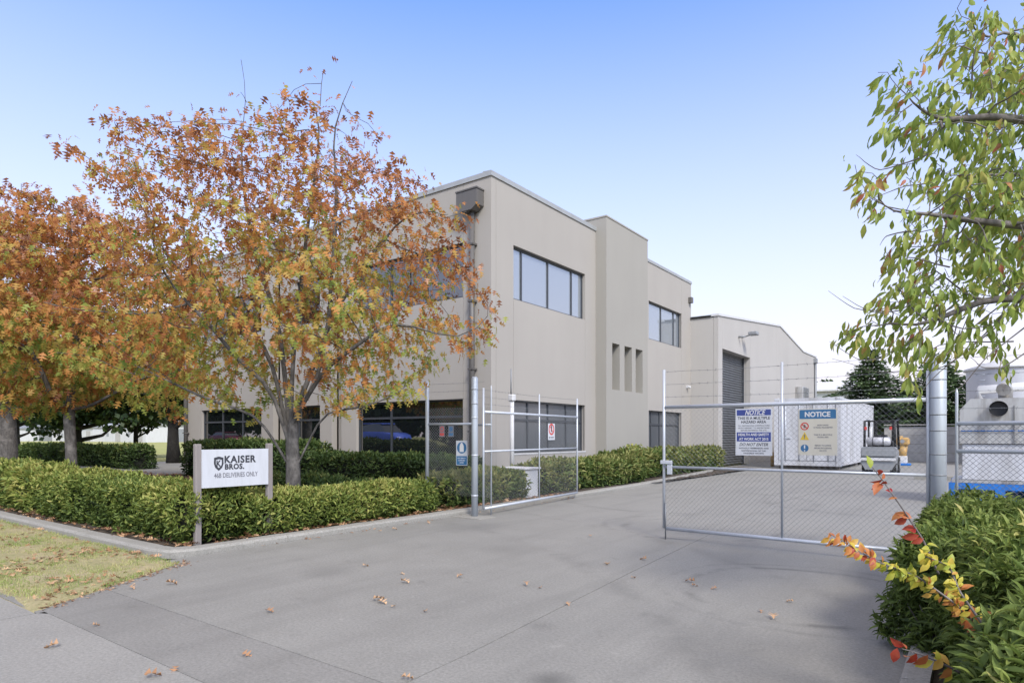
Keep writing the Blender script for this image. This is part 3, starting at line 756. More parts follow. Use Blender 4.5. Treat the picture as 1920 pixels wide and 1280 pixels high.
r1, n1 = oak('large autumn oak with orange and green leaves, nearest the driveway and behind the deliveries sign', b1, 7.15, 1.75, B1, ZT, .115, 3400, 11, 300, .12, limbs=L1)
z2 = 15.9; b2 = np.array([-18.3, 6.2, .05])
L2 = [(0, [pt(105,760,15.9), pt(80,700,15.6), pt(40,620,15.5)]), (0, [pt(170,760,15.7), pt(215,735,15.4), pt(280,700,15.2)]), (0, [pt(140,700,15.9), pt(145,560,15.9), pt(130,450,15.9)])]
B2 = [(140,560,210,170,3.0,1),(90,430,110,90,2.0,1.1),(260,520,130,120,2.2,1),(60,640,190,110,2.8,1),(230,680,150,80,2.5,.8),(200,440,70,70,1.5,1),(40,730,120,40,2.2,.5),(290,740,80,50,1.2,1.0),(60,740,120,40,2,.8)]
r2, n2 = oak('smaller autumn oak with a pale slender trunk, second from the driveway', b2, 8.0, 2.1, B2, z2, .13, 2600, 12, 0, .165, limbs=L2)
z3 = 22.2; b3 = np.array([-27.4, 7.4, .05])
B3 = [(-60,560,190,170,4.2,1),(20,480,90,90,2.5,1),(-150,640,150,120,3.5,.8),(40,640,110,100,3.0,1),(-40,420,60,50,2,1)]
L3 = [(1, [pt(60,760,22), pt(100,730,21.8), pt(150,700,21.6)]), (0, [pt(-10,700,22.2), pt(-40,600,22)]), (0, [pt(-60,740,22), pt(-140,680,21.6)])]
r3, n3 = oak('autumn oak with a thick dark trunk at the left edge of the photo', b3, 9.4, 2.3, B3, z3, .27, 1500, 10, 0, .23, limbs=L3)
print('oak leaves', n1, n2, n3)

def far_tree(name, label, base, h, crown_r, crown_z0, n_leaf, size, mat, trunk_r, bark=None, group=None, cat='tree', tintb=.45, fork=None, tm=None):
    base = np.array(base, float); root = thing(name, base, label, cat, group)
    mb = MB(); ch_ = (h-crown_z0)
    tp = [base+np.array([math.sin(k*1.7)*.05*h*.1, math.cos(k*2.3)*.05*h*.1, h*.8*k/6]) for k in range(7)]
    mb.tube(tp, [trunk_r*(1.25 if k == 0 else 1-.13*k) for k in range(7)], 9)
    tips = []
    for k in range(11):
        a = k*2.4+rng.random(); z0 = crown_z0*.85+ch_*.45*k/11; s = base+np.array([0,0,z0]); e = base+np.array([math.cos(a)*crown_r*.75, math.sin(a)*crown_r*.75, min(h*.92, z0+ch_*(.25+.25*rng.random()))])
        m_ = (s+e)/2+np.array([0,0,-.08*ch_]); mb.tube([s, m_, e], [trunk_r*.42, trunk_r*.25, trunk_r*.08], 5, cap=False); tips.append(e)
    mb.build('trunk', bark or m_barkd, root)
    cl = []
    for k in range(34):
        u = nrm(rng.normal(size=3)); rr = .45+.5*rng.random(); c_ = base+np.array([u[0]*crown_r*rr, u[1]*crown_r*rr, crown_z0+ch_*.5+u[2]*ch_*.45*rr]); cl.append((c_, crown_r*(.22+.2*rng.random())))
    ps = []
    for c_, r_ in cl:
        k = n_leaf//34; u = nrm(rng.normal(size=(k,3)))*(.55+.45*rng.random((k,1)))*r_; u[:,2] *= .7; ps.append(c_+u)
    L = np.concatenate(ps); N = len(L); out = nrm(L-(base+np.array([0,0,crown_z0+ch_*.4])))
    d = nrm(rng.normal(0,.7,(N,3))+out*.4+np.array([0,0,-.3])); n = nrm(out+rng.normal(0,.6,(N,3)))
    leaves('crown', L, d, n, size*(.6+.7*rng.random(N)), .8, tintb+.2*vnoise(L,1.2)+rng.normal(0,.15,N), tm or T_DIA, mat, root)
    return root
# dark evergreen trees on the lawn behind the garden (trunks at photo x 143, 255, 330)
def gpt(px, z): p = pt(px, 817, z); return np.array([p[0], p[1], 0])
far_tree('dark_tree', 'dark green tree on the lawn directly behind the pale slender oak trunk', gpt(143,36), 7.0, 3.6, 1.3, 5200, .34, m_dark, .36)
far_tree('dark_tree', 'thin trunked dark tree on the lawn midway between the slender oak and the building', gpt(255,40), 6.2, 3.4, 1.5, 4600, .34, m_dark, .17)
far_tree('dark_tree', 'dark tree with a forked black trunk right beside the left corner of the office building', gpt(325,31), 8.0, 3.0, 2.0, 4600, .30, m_dark, .30)
far_tree('dark_tree', 'broad dark tree on the lawn behind the thick oak trunk at the left edge', gpt(30,46), 8.0, 4.6, 1.5, 5000, .4, m_dark, .3)

# hedges
def hedge(label, cx0, cx1, cy0, cy1, h, dens, size, mat, tintb=.5, name='hedge', singles=0, wob=.085, taper=None, z0=.05, group=None, wr=.42, tm=None, rot=0, zlow=.02, cat='hedge'):
    """clipped hedge along the long axis; points spread over a bumpy rounded box, several layers deep"""
    cx, cy = (cx0+cx1)/2, (cy0+cy1)/2; lx, ly = (cx1-cx0)/2, (cy1-cy0)/2
    root = thing(name, (cx, cy, z0), label, cat, group)
    area = 2*h*(2*lx+2*ly)+4*lx*ly; N = int(area*dens)
    P_ = []; Nn = []
    w = np.array([2*lx*h, 2*lx*h, 2*ly*h, 2*ly*h, 4*lx*ly*1.2]); w /= w.sum(); k = rng.multinomial(N, w)
    for f in range(5):
        u = rng.uniform(-1, 1, k[f]); v = rng.uniform(0, 1, k[f]); o = np.ones(k[f])
        if f < 2: s = (-1,1)[f]; p = np.stack([u*lx, s*ly*o, v*h], 1); n_ = np.tile([0,s,.15], (k[f],1))
        elif f < 4: s = (-1,1)[f-2]; p = np.stack([s*lx*o, u*ly, v*h], 1); n_ = np.tile([s,0,.15], (k[f],1))
        else: p = np.stack([u*lx, (v*2-1)*ly, h*o], 1); n_ = np.tile([0,0,1.], (k[f],1))
        P_.append(p); Nn.append(n_)
    P_ = np.concatenate(P_); Nn = np.concatenate(Nn).astype(float)
    # round the top edges
    ed = np.minimum(lx-np.abs(P_[:,0]), ly-np.abs(P_[:,1])); top = P_[:,2]/h
    rnd = .16
    P_[:,2] -= np.where(top > .98, np.clip(rnd-ed, 0, rnd)**2/rnd*.6, 0)
    shrink = np.clip((top-.75)/.25, 0, 1)*.07+np.clip((.25-top)/.25, 0, 1)*.06
    P_[:,0] -= np.sign(P_[:,0])*shrink*(np.abs(P_[:,0]) > lx*.98); P_[:,1] -= np.sign(P_[:,1])*shrink*(np.abs(P_[:,1]) > ly*.98)
    Wd = P_+np.array([cx,cy,0])
    bmp = wob*(vnoise(Wd, 1.9, 2)+.7*vnoise(Wd, 5.1, 5)); depth = -np.abs(rng.normal(0,.055,len(P_)))+.03*(rng.random(len(P_)) > .93)
    P_ = P_+Nn*(bmp+depth)[:,None]
    if taper: P_[:,2] *= taper(P_+np.array([cx,cy,0]))
    P_[:,2] = np.maximum(P_[:,2], zlow)
    kp = vnoise(P_+np.array([cx,cy,0]), 7.5, 3)+.8*vnoise(P_+np.array([cx,cy,0]), 3.1, 6)+rng.normal(0,.25,len(P_)) > -1.0+.35*(1-P_[:,2]/h)
    P_, Nn, bmp, depth = P_[kp], Nn[kp], bmp[kp], depth[kp]
    n = len(P_); d = nrm(Nn*.55+rng.normal(0,.6,(n,3))+np.array([0,0,.25]))
    nn = nrm(Nn*.6+np.array([0,0,.6])+rng.normal(0,.45,(n,3)))
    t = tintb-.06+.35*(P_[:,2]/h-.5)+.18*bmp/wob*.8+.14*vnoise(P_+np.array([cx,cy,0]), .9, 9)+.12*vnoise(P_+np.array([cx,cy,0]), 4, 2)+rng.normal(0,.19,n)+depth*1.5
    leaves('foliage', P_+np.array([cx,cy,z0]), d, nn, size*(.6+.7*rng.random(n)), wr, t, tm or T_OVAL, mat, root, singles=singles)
    # solid dark core blocks the view through; inner shade is put into its colour
    b = MB(); ins = .12; m = max(4, int(2*max(lx,ly)/.35)); vs = []; alongx = lx > ly
    L_, l_ = (lx, ly) if alongx else (ly, lx)
    for i in range(m+1):
        a = -L_+ins+(2*L_-2*ins)*i/m
        for s_, z in ((-1, .0), (-1, h*.86), (1, h*.86), (1, .0)):
            q = (a, s_*(l_-ins*1.2)) if alongx else (s_*(l_-ins*1.2), a)
            zz = z
            if taper: zz = z*float(taper(np.array([[q[0]+cx, q[1]+cy, z]]))[0])
            vs.append((q[0]+cx+rng.normal(0,.015), q[1]+cy+rng.normal(0,.015), z0+zz))
    fs = [(i*4+k_, i*4+(k_+1)%4, (i+1)*4+(k_+1)%4, (i+1)*4+k_) for i in range(m) for k_ in range(4)]+[(0,1,2,3),(m*4+3,m*4+2,m*4+1,m*4)]
    b.add(vs, fs).build('dark_core', m_core, root, True)
    st = MB()
    for i in range(int(2*L_/.4)):
        a = rng.uniform(-L_+.1, L_-.1); q = (a, rng.uniform(-l_+.1, l_-.1)) if alongx else (rng.uniform(-l_+.1, l_-.1), a)
        st.tube([(q[0]+cx, q[1]+cy, z0-.02), (q[0]+cx+rng.normal(0,.04), q[1]+cy+rng.normal(0,.04), z0+h*.5)], [.010, .006], 4, cap=False)
    st.build('stems', m_twig, root)
    return root
hedge('bright green clipped hedge along the grass verge, left of the deliveries sign', -13.2, -7.88, 3.86, 4.75, .68, 2700, .074, m_hedge, .55, singles=300)
hedge('far left stretch of the bright green hedge along the grass verge at the photo edge', -24, -13.15, 3.86, 4.75, .76, 900, .115, m_hedge, .6)
hedge('bright green hedge along the driveway kerb, from the deliveries sign to the left gate post', -8.50, -7.72, 4.72, 8.25, .50, 3000, .072, m_hedge, .52, singles=150)
hedge('loose hedge behind the open left gate leaf', -8.7, -7.8, 8.75, 11.15, .58, 1100, .10, m_hedged, .72, wob=.08)
hedge('long green hedge along the side wall of the office, past the open gate leaf', -8.95, -8.0, 12.0, 17.6, .66, 700, .12, m_hedged, .78)
hedge('far end of the green hedge by the office tower, before the roller door', -9.55, -8.55, 17.4, 26.3, .80, 420, .16, m_hedged, .75, wob=.1)
hedge('tall dark hedge close against the office front windows', -15.6, -9.3, 10.3, 11.5, .84, 600, .11, m_hedged, .36)
hedge('tall dark hedge in front of the left office windows, ending at the garden path', -21.6, -15.4, 10.6, 11.9, 1.12, 420, .13, m_hedged, .42)
hedge('low dark green hedge row in the garden between the big oak and the gate', -12.8, -8.75, 7.5, 8.25, .50, 800, .10, m_hedged, .5)
hedge('low dark hedge left of the garden path, under the slender oak', -40, -26.6, 11.2, 12.0, .86, 330, .16, m_hedged, .45, wob=.1)
# small shrub poking above the side hedge
p = pt(1190,840,22); far_tree('shrub', 'small yellow-green shrub poking above the hedge beside the office tower', (p[0], p[1], .05), 1.15, .32, .35, 600, .09, m_hedge, .02, m_twig, cat='shrub', tintb=.7)

# conifers
def conifer(label, base, h, r, n_wh, mat=m_conif):
    base = np.array(base, float); root = thing('conifer', base, label, 'tree', 'conifers behind the yard wall')
    MB().tube([base, base+np.array([0,0,h*.97])], [h*.022, .02], 8).build('trunk', m_barkd, root)
    P_, D_, br = [], [], MB()
    for i in range(n_wh):
        z = h*(.10+.88*(i/n_wh)); rr = r*(1-(i/n_wh))**.95*(.8+.35*rng.random())+.12
        for k in range(8):
            a = k*math.pi/4+i*1.1+rng.normal(0,.2); L = rr*(.7+.45*rng.random()); m = max(3, int(L/.16)); o = np.array([math.cos(a), math.sin(a), 0])
            end = base+np.array([0,0,z])+o*L+np.array([0,0,-.05*L+.10*L*rng.random()])
            br.tube([base+np.array([0,0,z]), end], [.03, .01], 4, cap=False)
            for j in range(m):
                t = (j+.6)/m; c_ = base+np.array([0,0,z+.06*L*math.sin(t*3)])+o*L*t+np.array([0,0,-.02*L])
                for q in range(7):
                    side = np.array([-o[1], o[0], 0])*rng.normal(0,.6); P_.append(c_+side*.32*(1-t*.5)+rng.normal(0,.05,3)); D_.append(o*.8+side+np.array([0,0,rng.normal(.0,.2)]))
    br.build('branches', m_barkd, root)
    P_ = np.array(P_); N = len(P_)
    leaves('crown', P_, nrm(np.array(D_)), nrm(rng.normal(0,.4,(N,3))+np.array([0,0,1])), .26*(.6+.8*rng.random(N)), .55, .5+.2*vnoise(P_,.9)+rng.normal(0,.18,N), T_DIA, mat, root)
    return root
conifer('dark conifer standing above the right end of the white container', gpt(1633,50), 8.5, 5.2, 26)
conifer('thin topped conifer directly behind the tall right gate post', gpt(1760,46), 7.6, 5.4, 26)
far_tree('dark_tree', 'dark tree showing just past the far corner of the warehouse', gpt(1548,75), 8.3, 3.2, 2.0, 2500, .5, m_dark, .2)
b = MB(); nx = 40; vs = []; fs = []
for i in range(nx+1):
    for j in range(13):
        x = -14+i/nx*26; y = 54+j; hz = 4.0*math.exp(-((x+4.2)/5.5)**2)*math.sin(math.pi*min(1, j/12*1.0))**.7+.25*math.sin(x*2+y)
        vs.append((x, y, max(-.05, hz if 0 < j < 12 else -.05)))
for i in range(nx):
    for j in range(12): a = i*13+j; fs.append((a, a+13, a+14, a+1))
tag(b.add(vs, fs, True).build('grass_bank', m_lawn), kind='structure')
for i, (px, z, h, r, lb) in enumerate(((1672,52,3.4,1.9,'rounded light green bush on the bank beside the container'), (1712,54,3.0,1.9,'light green bush on the bank left of the right gate post'), (1790,53,2.6,1.9,'darker bush right of the gate post beyond the yard wall'))):
    far_tree('bush', lb, gpt(px, z), h, r, .3, 2200, .26, m_hedge if i < 2 else m_hedged, .06, m_twig, cat='bush', tintb=.5)

# ------------------------------------------------------------------ far background on the left
def shed(label, px, z, w, dpt, h, mat, roofm, name='far_building'):
    c = gpt(px, z); root = thing(name, c, label, 'building')
    x0, x1, y0, y1 = c[0]-w/2, c[0]+w/2, c[1]-dpt/2, c[1]+dpt/2
    MB().box(x0, x1, y0, y1, 0, h).build('walls', mat, root)
    MB().prism([(y0-.4, h-.05), (y0-.4, h+.1), ((y0+y1)/2, h+1.2), (y1+.4, h+.1), (y1+.4, h-.05)], 0, x0-.3, x1+.3).build('roof', roofm, root, True)
    n = int(w/5)
    for k in range(n):
        cx = x0+(k+.5)*w/n
        if k % 2: MB().box(cx-1.3, cx+1.3, y0-.05, y0-.005, 0, 2.6).build('door', m_conc, root)
        else: MB().box(cx-.6, cx+.6, y0-.05, y0-.005, 1.3, 2.1).build('window', m_fgrey, root)
    MB().box(x1+.005, x1+.06, (y0+y1)/2-1.5, (y0+y1)/2+1.5, 0, 3).build('door', m_fgrey, root)
    return root
shed('long low white building far across the lawn, beside the office corner', 300, 150, 22, 16, 3.7, m_white, m_cap)
shed('low white building far across the lawn, behind the thin dark trunk', 190, 165, 22, 12, 3.4, m_white, m_cap)
shed('small pale building far across the lawn, near the thick oak trunk', 60, 175, 20, 12, 3.2, m_white, m_fgrey)
shed('low grey-white shed just beyond the far warehouse corner', 1560, 70, 9, 6, 6.2, m_white, m_white)
shed('low shed with a white roof beyond the yard, behind the silo', 1850, 56, 7, 5, 2.9, m_conc, m_white)
for i in range(14):
    a = i; px = -160+i*42
    far_tree('distant_tree', 'rounded dark tree in the line far behind the white buildings', gpt(px, 195+8*math.sin(i*2.1)), 10+2*math.sin(i*1.7), 7, 1.0, 900, 1.3, m_dark, .3, group='distant trees across the lawn')
# parked vans near far buildings / cars (also seen mirrored in the front windows)
def car(label, cx, cy, L, Wd, H_, body_mat, group=None, suv=True, rot=0):
    root = thing('parked_car', (cx, cy, -.04), label, 'car', group)
    o = np.array([cx, cy, -.04])
    def P3(x, y, z): return (cx+x, cy+y, -.04+z)
    hw = Wd/2
    # stations along x: (x, z_low, z_belt, half width)
    b = MB(); st = [(-.5,.45,.86,.80),(-.47,.32,1.0,.9),(-.36,.28,1.10,1),(-.1,.26,1.13,1),(.2,.26,1.10,1),(.34,.28,1.04,1),(.46,.32,.90,.92),(.5,.42,.72,.8)]
    vs = []
    for x, zl, zb, k in st: 
        for yy, zz in ((-hw*k*.9, zl), (-hw*k, zl+.18), (-hw*k, zb-.12), (-hw*k*.9, zb), (hw*k*.9, zb), (hw*k, zb-.12), (hw*k, zl+.18), (hw*k*.9, zl)): vs.append(P3(x*L, yy, zz*H_/1.65))
    n = 8; fs = [(i*n+k, (i+1)*n+k, (i+1)*n+(k+1)%n, i*n+(k+1)%n) for i in range(len(st)-1) for k in range(n)]+[tuple(range(n)), tuple((len(st)-1)*n+k for k in range(n))[::-1]]
    b.add(vs, fs, True); b.build('body', body_mat, root, True)
    b = MB(); cab = [(-.44,1.08,.90),(-.36,1.50,.74),(-.05,1.64,.74),(.10,1.60,.74),(.27,1.08,.88)] if suv else [(-.38,.9,.88),(-.22,1.40,.72),(.0,1.45,.72),(.10,1.42,.72),(.27,.92,.88)]
    vs = []
    for x, z, k in cab: vs += [P3(x*L, -hw*k, z*H_/1.65), P3(x*L, hw*k, z*H_/1.65)]
    # glasshouse as a closed prism-like hull
    nn = len(cab); vs2 = [P3(x*L, -hw*.92, .93*H_/1.65) for x, z, k in cab]+[P3(x*L, hw*.92, .93*H_/1.65) for x, z, k in cab]
    fs = []
    for i in range(nn-1):
        fs += [(2*i, 2*i+2, 2*i+3, 2*i+1), (2*i, 2*nn+i, 2*nn+i+1, 2*i+2), (2*i+1, 2*i+3, 3*nn+i+1, 3*nn+i)]
    b.add(vs+vs2, fs); b.build('windows', m_glass, root, True)
    b = MB(); 
    x0, x1 = cab[1][0]*L, cab[3][0]*L; zt = cab[2][1]*H_/1.65
    b.bbox(cx+x0-.05, cx+x1+.1, cy-hw*.73, cy+hw*.73, -.04+zt-.05, -.04+zt+.03, .03); b.build('roof', body_mat, root)
    for s_ in (-1, 1):
        for x in (-.31, .31):
            w_ = MB().tube([P3(x*L, s_*(hw-.22), .33), P3(x*L, s_*(hw+.005), .33)], .33, 20).build('wheel', m_rubber, root)
            MB().tube([P3(x*L, s_*(hw+.006), .33), P3(x*L, s_*(hw+.02), .33)], .2, 14).build('rim', m_galv, w_)
        MB().bbox(cx+.46*L, cx+.495*L, cy+s_*hw*.62-.15, cy+s_*hw*.62+.15, .55, .7, .02).build('headlight', m_signw, root)
        MB().bbox(cx-.498*L, cx-.47*L, cy+s_*hw*.62-.12, cy+s_*hw*.62+.12, .65, .85, .02).build('tail_light', m_red, root)
    return root
tag(MB().box(-76,-27.5,-13.5,-3.3,-.05,.455).build('reflection_slab', m_road), kind='structure')  # added unseen slab, raised to lift the cars into the window reflections
m_carb = simple('blue_car_paint', (.14, .24, .95), .25, 0); m_card = simple('dark_car_paint', (.03, .035, .05), .25, .2); m_carr = simple('maroon_car_paint', (.2, .02, .05), .25, .2)
car('bright blue hatchback on the road, mirrored in the office front window', -35.0, -4.6, 4.4, 1.85, 1.85, m_carb).location.z += .5
car('dark parked car on the road, mirrored in the left office window', -66, -7.0, 4.6, 1.8, 1.5, m_card, suv=False).location.z += .5
car('maroon parked car on the road, mirrored in the left office window', -60.8, -7.2, 4.4, 1.8, 1.5, m_carr, suv=False).location.z += .5
for i in range(9):
    x = -22-i*8.5+1.5*math.sin(i*3)
    far_tree('street_tree', 'dense dark tree across the road, mirrored in the office front windows', (x, -15.5+1.5*math.sin(i*2.2), -.05), 9+1.2*math.sin(i*1.3), 5.2, .3, 3800, .7, m_dark, .28, group='trees across the road')

# ------------------------------------------------------------------ lettering
_fc = {}
def text_polys(s, size, bold=0., shear=0., spacing=1.0):
    cu = bpy.data.curves.new('t', 'FONT'); cu.body = s; cu.size = size; cu.offset = bold; cu.shear = shear; cu.space_character = spacing; cu.align_x = 'CENTER'; cu.align_y = 'CENTER'; cu.resolution_u = 3; cu.extrude = .0006
    o = bpy.data.objects.new('t', cu); COL.objects.link(o); bpy.context.view_layer.update()
    me = o.to_mesh(); V = np.array([v.co[:] for v in me.vertices]); F = [tuple(p.vertices) for p in me.polygons]
    o.to_mesh_clear(); bpy.data.objects.remove(o); bpy.data.curves.remove(cu); return V, F
class Board:
    """a flat board: origin = centre, right / up / normal vectors; things drawn a hair proud of it"""
    def __init__(s, c, right, w, h, up=(0,0,1)): s.c = np.array(c, float); s.r = nrm(np.array(right, float)); s.u = np.array(up, float); s.n = np.cross(s.r, s.u); s.w = w; s.h = h
    def P(s, x, y, z=0): return s.c+s.r*x+s.u*y+s.n*z
    def plate(s, mb, x0, x1, y0, y1, z0, z1):
        vs = [s.P(x,y,z) for z in (z0,z1) for x,y in ((x0,y0),(x1,y0),(x1,y1),(x0,y1))]
        return mb.add(vs, [(0,3,2,1),(4,5,6,7),(0,1,5,4),(1,2,6,5),(2,3,7,6),(3,0,4,7)])
    def shape(s, mb, pts, z0, z1):
        n = len(pts); vs = [s.P(x,y,z) for z in (z0,z1) for x,y in pts]
        return mb.add(vs, [tuple(range(n))[::-1], tuple(range(n,2*n))]+[(i,(i+1)%n,n+(i+1)%n,n+i) for i in range(n)])
    def disc(s, mb, x, y, r, z0, z1, n=28): return s.shape(mb, [(x+r*math.cos(2*math.pi*k/n), y+r*math.sin(2*math.pi*k/n)) for k in range(n)], z0, z1)
    def ring(s, mb, x, y, r0, r1, z0, z1, n=28):
        for k in range(n):
            a, b = 2*math.pi*k/n, 2*math.pi*(k+1)/n
            s.shape(mb, [(x+r0*math.cos(a), y+r0*math.sin(a)), (x+r1*math.cos(a), y+r1*math.sin(a)), (x+r1*math.cos(b), y+r1*math.sin(b)), (x+r0*math.cos(b), y+r0*math.sin(b))], z0, z1)
    def text(s, mb, t, x, y, size, z, width=None, **k):
        V, F = text_polys(t, size, **k)
        if len(V) == 0: return
        mb.cuts.append(len(mb.v))
        cx = (V[:,0].max()+V[:,0].min())/2; cyy = (V[:,1].max()+V[:,1].min())/2; sx = 1
        if width: sx = width/(V[:,0].max()-V[:,0].min())
        mb.add([s.P((v[0]-cx)*sx+x, v[1]-cyy+y, z+v[2]) for v in V], F); mb.cuts.append(len(mb.v))

# deliveries sign
A = np.array([-7.83, 4.03]); B = np.array([-7.80, 5.00])
sg = thing('deliveries_sign', (-7.815, 4.5, .05), 'white company deliveries sign on two grey timber posts at the garden corner', 'sign')
for q in (A, B): 
    b = MB(); x, y = q; b.bbox(x-.035, x+.035, y-.038, y+.038, .02, 1.30, .008); b.build('post', m_wood, sg)
bd = Board((-7.772, 4.515, .985), (0.03, .97, 0), .90, .46)
b = MB(); bd.plate(b, -.455, .44, -.235, .245, -.012, .012); b.build('board', m_signw, sg)
ink = MB(); 
sh = [(-.06,.075),(.0,.09),(.06,.075),(.062,0),(.045,-.05),(0,-.09),(-.045,-.05),(-.062,0)]
bd.shape(ink, [(x-.245, y+.065) for x, y in sh][::-1], .013, .015)
bd.text(ink, 'KAISER', .045, .115, .125, .014, width=.43, bold=.0045, spacing=1.12)
bd.text(ink, 'BROS.', -.035, .022, .095, .014, width=.26, bold=.004, spacing=1.12)
build_lines(ink, 'lettering', m_ink, sg)
b = MB(); bd.shape(b, [(x*.62-.245, y*.62+.065) for x, y in sh][::-1], .0155, .0165); bd.ring(b, -.245, .065, .0, .0001, .0155, .016, 3); b.build('shield', m_signw, sg)
b = MB(); bd.text(b, 'K', -.245, .066, .11, .0172, width=.062, bold=.004); b.build('shield_letter', m_ink, sg)
b = MB(); bd.text(b, '46B DELIVERIES ONLY', -.01, -.085, .085, .014, width=.59, bold=.001); build_lines(b, 'lettering', m_inkg, sg)

# ------------------------------------------------------------------ gates and fences
def chain(mb, p0, p1, z0, z1, pitch=.062, r=.0013):
    p0 = np.array(p0, float); p1 = np.array(p1, float); L = np.linalg.norm(p1-p0); u = (p1-p0)/L; Hh = z1-z0; n = int((L+Hh)/pitch)
    off = np.array([-u[1], u[0]])*.0015
    for i in range(n+1):
        a = i*pitch-Hh
        for s_ in (1, -1):
            s0, s1 = max(a, 0), min(a+Hh, L)
            if s1-s0 < .02: continue
            za, zb = (z0+(s0-a), z0+(s1-a)) if s_ == 1 else (z1-(s0-a), z1-(s1-a))
            q0 = p0+u*s0+off*s_; q1 = p0+u*s1+off*s_
            mb.tube([(q0[0], q0[1], za), (q1[0], q1[1], zb)], r, 3, cap=False, smooth=False)
def barbed(mb, a, b, sag=.015):
    a = np.array(a, float); b = np.array(b, float); L = np.linalg.norm(b-a); n = max(2, int(L/.3))
    P_ = [a+(b-a)*i/n+np.array([0,0,-sag*4*(i/n)*(1-i/n)*L/3+rng.normal(0,.002)]) for i in range(n+1)]
    mb.tube(P_, .0022, 3, cap=False)
    for i in range(int(L/.11)):
        t = (i+.5)*.11/L; k = t*n; j = min(n-1, int(k)); c_ = P_[j]+(P_[j+1]-P_[j])*(k-j)
        for q in range(2):
            v = nrm(rng.normal(size=3))*.017; mb.tube([c_-v, c_+v], .0014, 3, cap=False)
gp1 = thing('gate_post', (-7.06, 8.49, 0), 'round galvanised gate post on a concrete pad beside the hedge, left of the driveway', 'post')
b = MB().tube([(-7.06,8.49,0),(-7.06,8.49,2.40),(-7.06,8.49,2.43)], [.057,.057,.035], 20); b.build('pipe', m_galvd, gp1)
MB().poly([(-7.36,8.22),(-6.72,8.20),(-6.68,8.62),(-7.34,8.66)], .0, .012).build('concrete_pad', m_kerb, gp1)
b = MB()
for z in (.35, 1.05, 1.7, 1.95, 2.2): b.tube([(-7.06,8.49,z),(-7.06,8.49,z+.03)], .061, 18)
split_build(b, 'clamp', m_galv, gp1)
gp2 = thing('gate_post', (-.35, 8.12, 0), 'tall thick galvanised gate post rising out of the bush on the right', 'post')
b = MB().tube([(-.35,8.12,0),(-.35,8.12,2.24),(-.35,8.12,2.26)], [.074,.074,.055], 28); b.build('pipe', m_galvd, gp2)
b = MB()
for z in (.45, .75, .98, 1.2, 1.45, 1.62, 1.80, 1.99, 2.1): b.tube([(-.35,8.12,z),(-.35,8.12,z+.012)], .0765, 24)
split_build(b, 'clamp', m_fgrey, gp2)

def leaf_gate(label, a, b_, zb, zt, ztop, mids, rails, rod=True, hinge_at_b=True, gcol=m_galv, mesh=True):
    a = np.array(a, float); b_ = np.array(b_, float); L = np.linalg.norm(b_-a); u = (b_-a)/L
    root = thing('chain_link_gate', (*((a+b_)/2), 0), label, 'gate')
    def P3(s, z): q = a+u*s; return (q[0], q[1], z)
    for s_ in (0, L): 
        top = ztop; MB().tube([P3(s_, zb if not (rod and s_ == 0) else .0+zb-.0), P3(s_, top)], .019, 12).build('stile', gcol, root)
    for z in rails: MB().tube([P3(.021, z), P3(L-.021, z)], .017 if z not in (zb, zt) else .024, 12).build('rail', gcol, root)
    for s_ in mids: MB().tube([P3(s_, zb+.02), P3(s_, ztop)], .0145, 10).build('brace', gcol, root)
    m = MB(); chain(m, a+u*.02, a+u*(L-.02), zb+.02, zt-.02) if mesh else None
    m.build('chain_link_mesh', m_wire, root)['kind'] = 'stuff'
    for k, z in enumerate(np.linspace(zt+.14, ztop-.03, 3)):
        m = MB(); barbed(m, P3(0, z), P3(L, z)); m.build('barbed_wire', m_wire, root)
    return root, u, L
g2, u2, L2_ = leaf_gate('closed right gate leaf of chain link, carrying the two notice boards', (-3.46, 8.19), (-.44, 8.12), .145, 1.79, 2.30, [1.19+.34], [.145, .98, 1.79])
MB().tube([(-3.43,8.17,.0),(-3.43,8.17,.5)], .010, 8).build('drop_bolt', m_wire, g2)
b = MB(); b.bbox(-3.49,-3.33,8.13,8.17,1.02,1.07,.006); b.bbox(-3.40,-3.33,8.14,8.17,.88,1.02,.006); b.build('latch', m_galv, g2)
g1, u1, L1_ = leaf_gate('open left gate leaf of chain link, swung back along the hedge', (-6.97, 8.62), (-7.28, 12.35), .13, 1.82, 2.24, [2.0], [.13, 1.13, 1.82])
# fence panel left of the post, in the hedge
def fence_panel(label, a, b_, z0, z1, rails, posts, ztop, nb, barb_to=None):
    a = np.array(a, float); b_ = np.array(b_, float); L = np.linalg.norm(b_-a); u = (b_-a)/L
    root = thing('chain_link_fence', (*((a+b_)/2), 0), label, 'fence')
    def P3(s, z): q = a+u*s; return (q[0], q[1], z)
    for s_, r_, zt_ in posts: MB().tube([P3(s_, 0), P3(s_, zt_-.05), P3(s_, zt_)], [r_, r_, r_*.45], 14).build('post', m_galv, root)
    for z, s0, s1 in rails: MB().tube([P3(s0, z), P3(s1, z)], .021, 12).build('rail', m_galv, root)
    m = MB(); chain(m, a, b_, z0, z1, .055, .0022); m.build('chain_link_mesh', m_wire, root)['kind'] = 'stuff'
    for z in np.linspace(z1+.16, ztop-.03, nb):
        m = MB(); barbed(m, P3(0, z), P3(barb_to if barb_to else L, z)); m.build('barbed_wire', m_wire, root)
    return root
fence_panel('short chain link fence panel in the hedge, carrying the blue safety notice', (-8.42, 8.72), (-6.98, 8.86), .3, 1.92, [(1.62,.03,1.1),(1.60,1.15,1.44)], [(0,.036,2.44),(1.44,.014,2.30)], 2.40, 3, 1.3)
fence_panel('chain link fence running right from the tall gate post, in front of the blue skid', (-.19, 8.14), (3.4, 8.14), .1, 1.53, [(1.53,0,3.6),(1.24,0,3.6)], [(0,.014,1.9),(3.5,.03,2.3)], 2.25, 4)

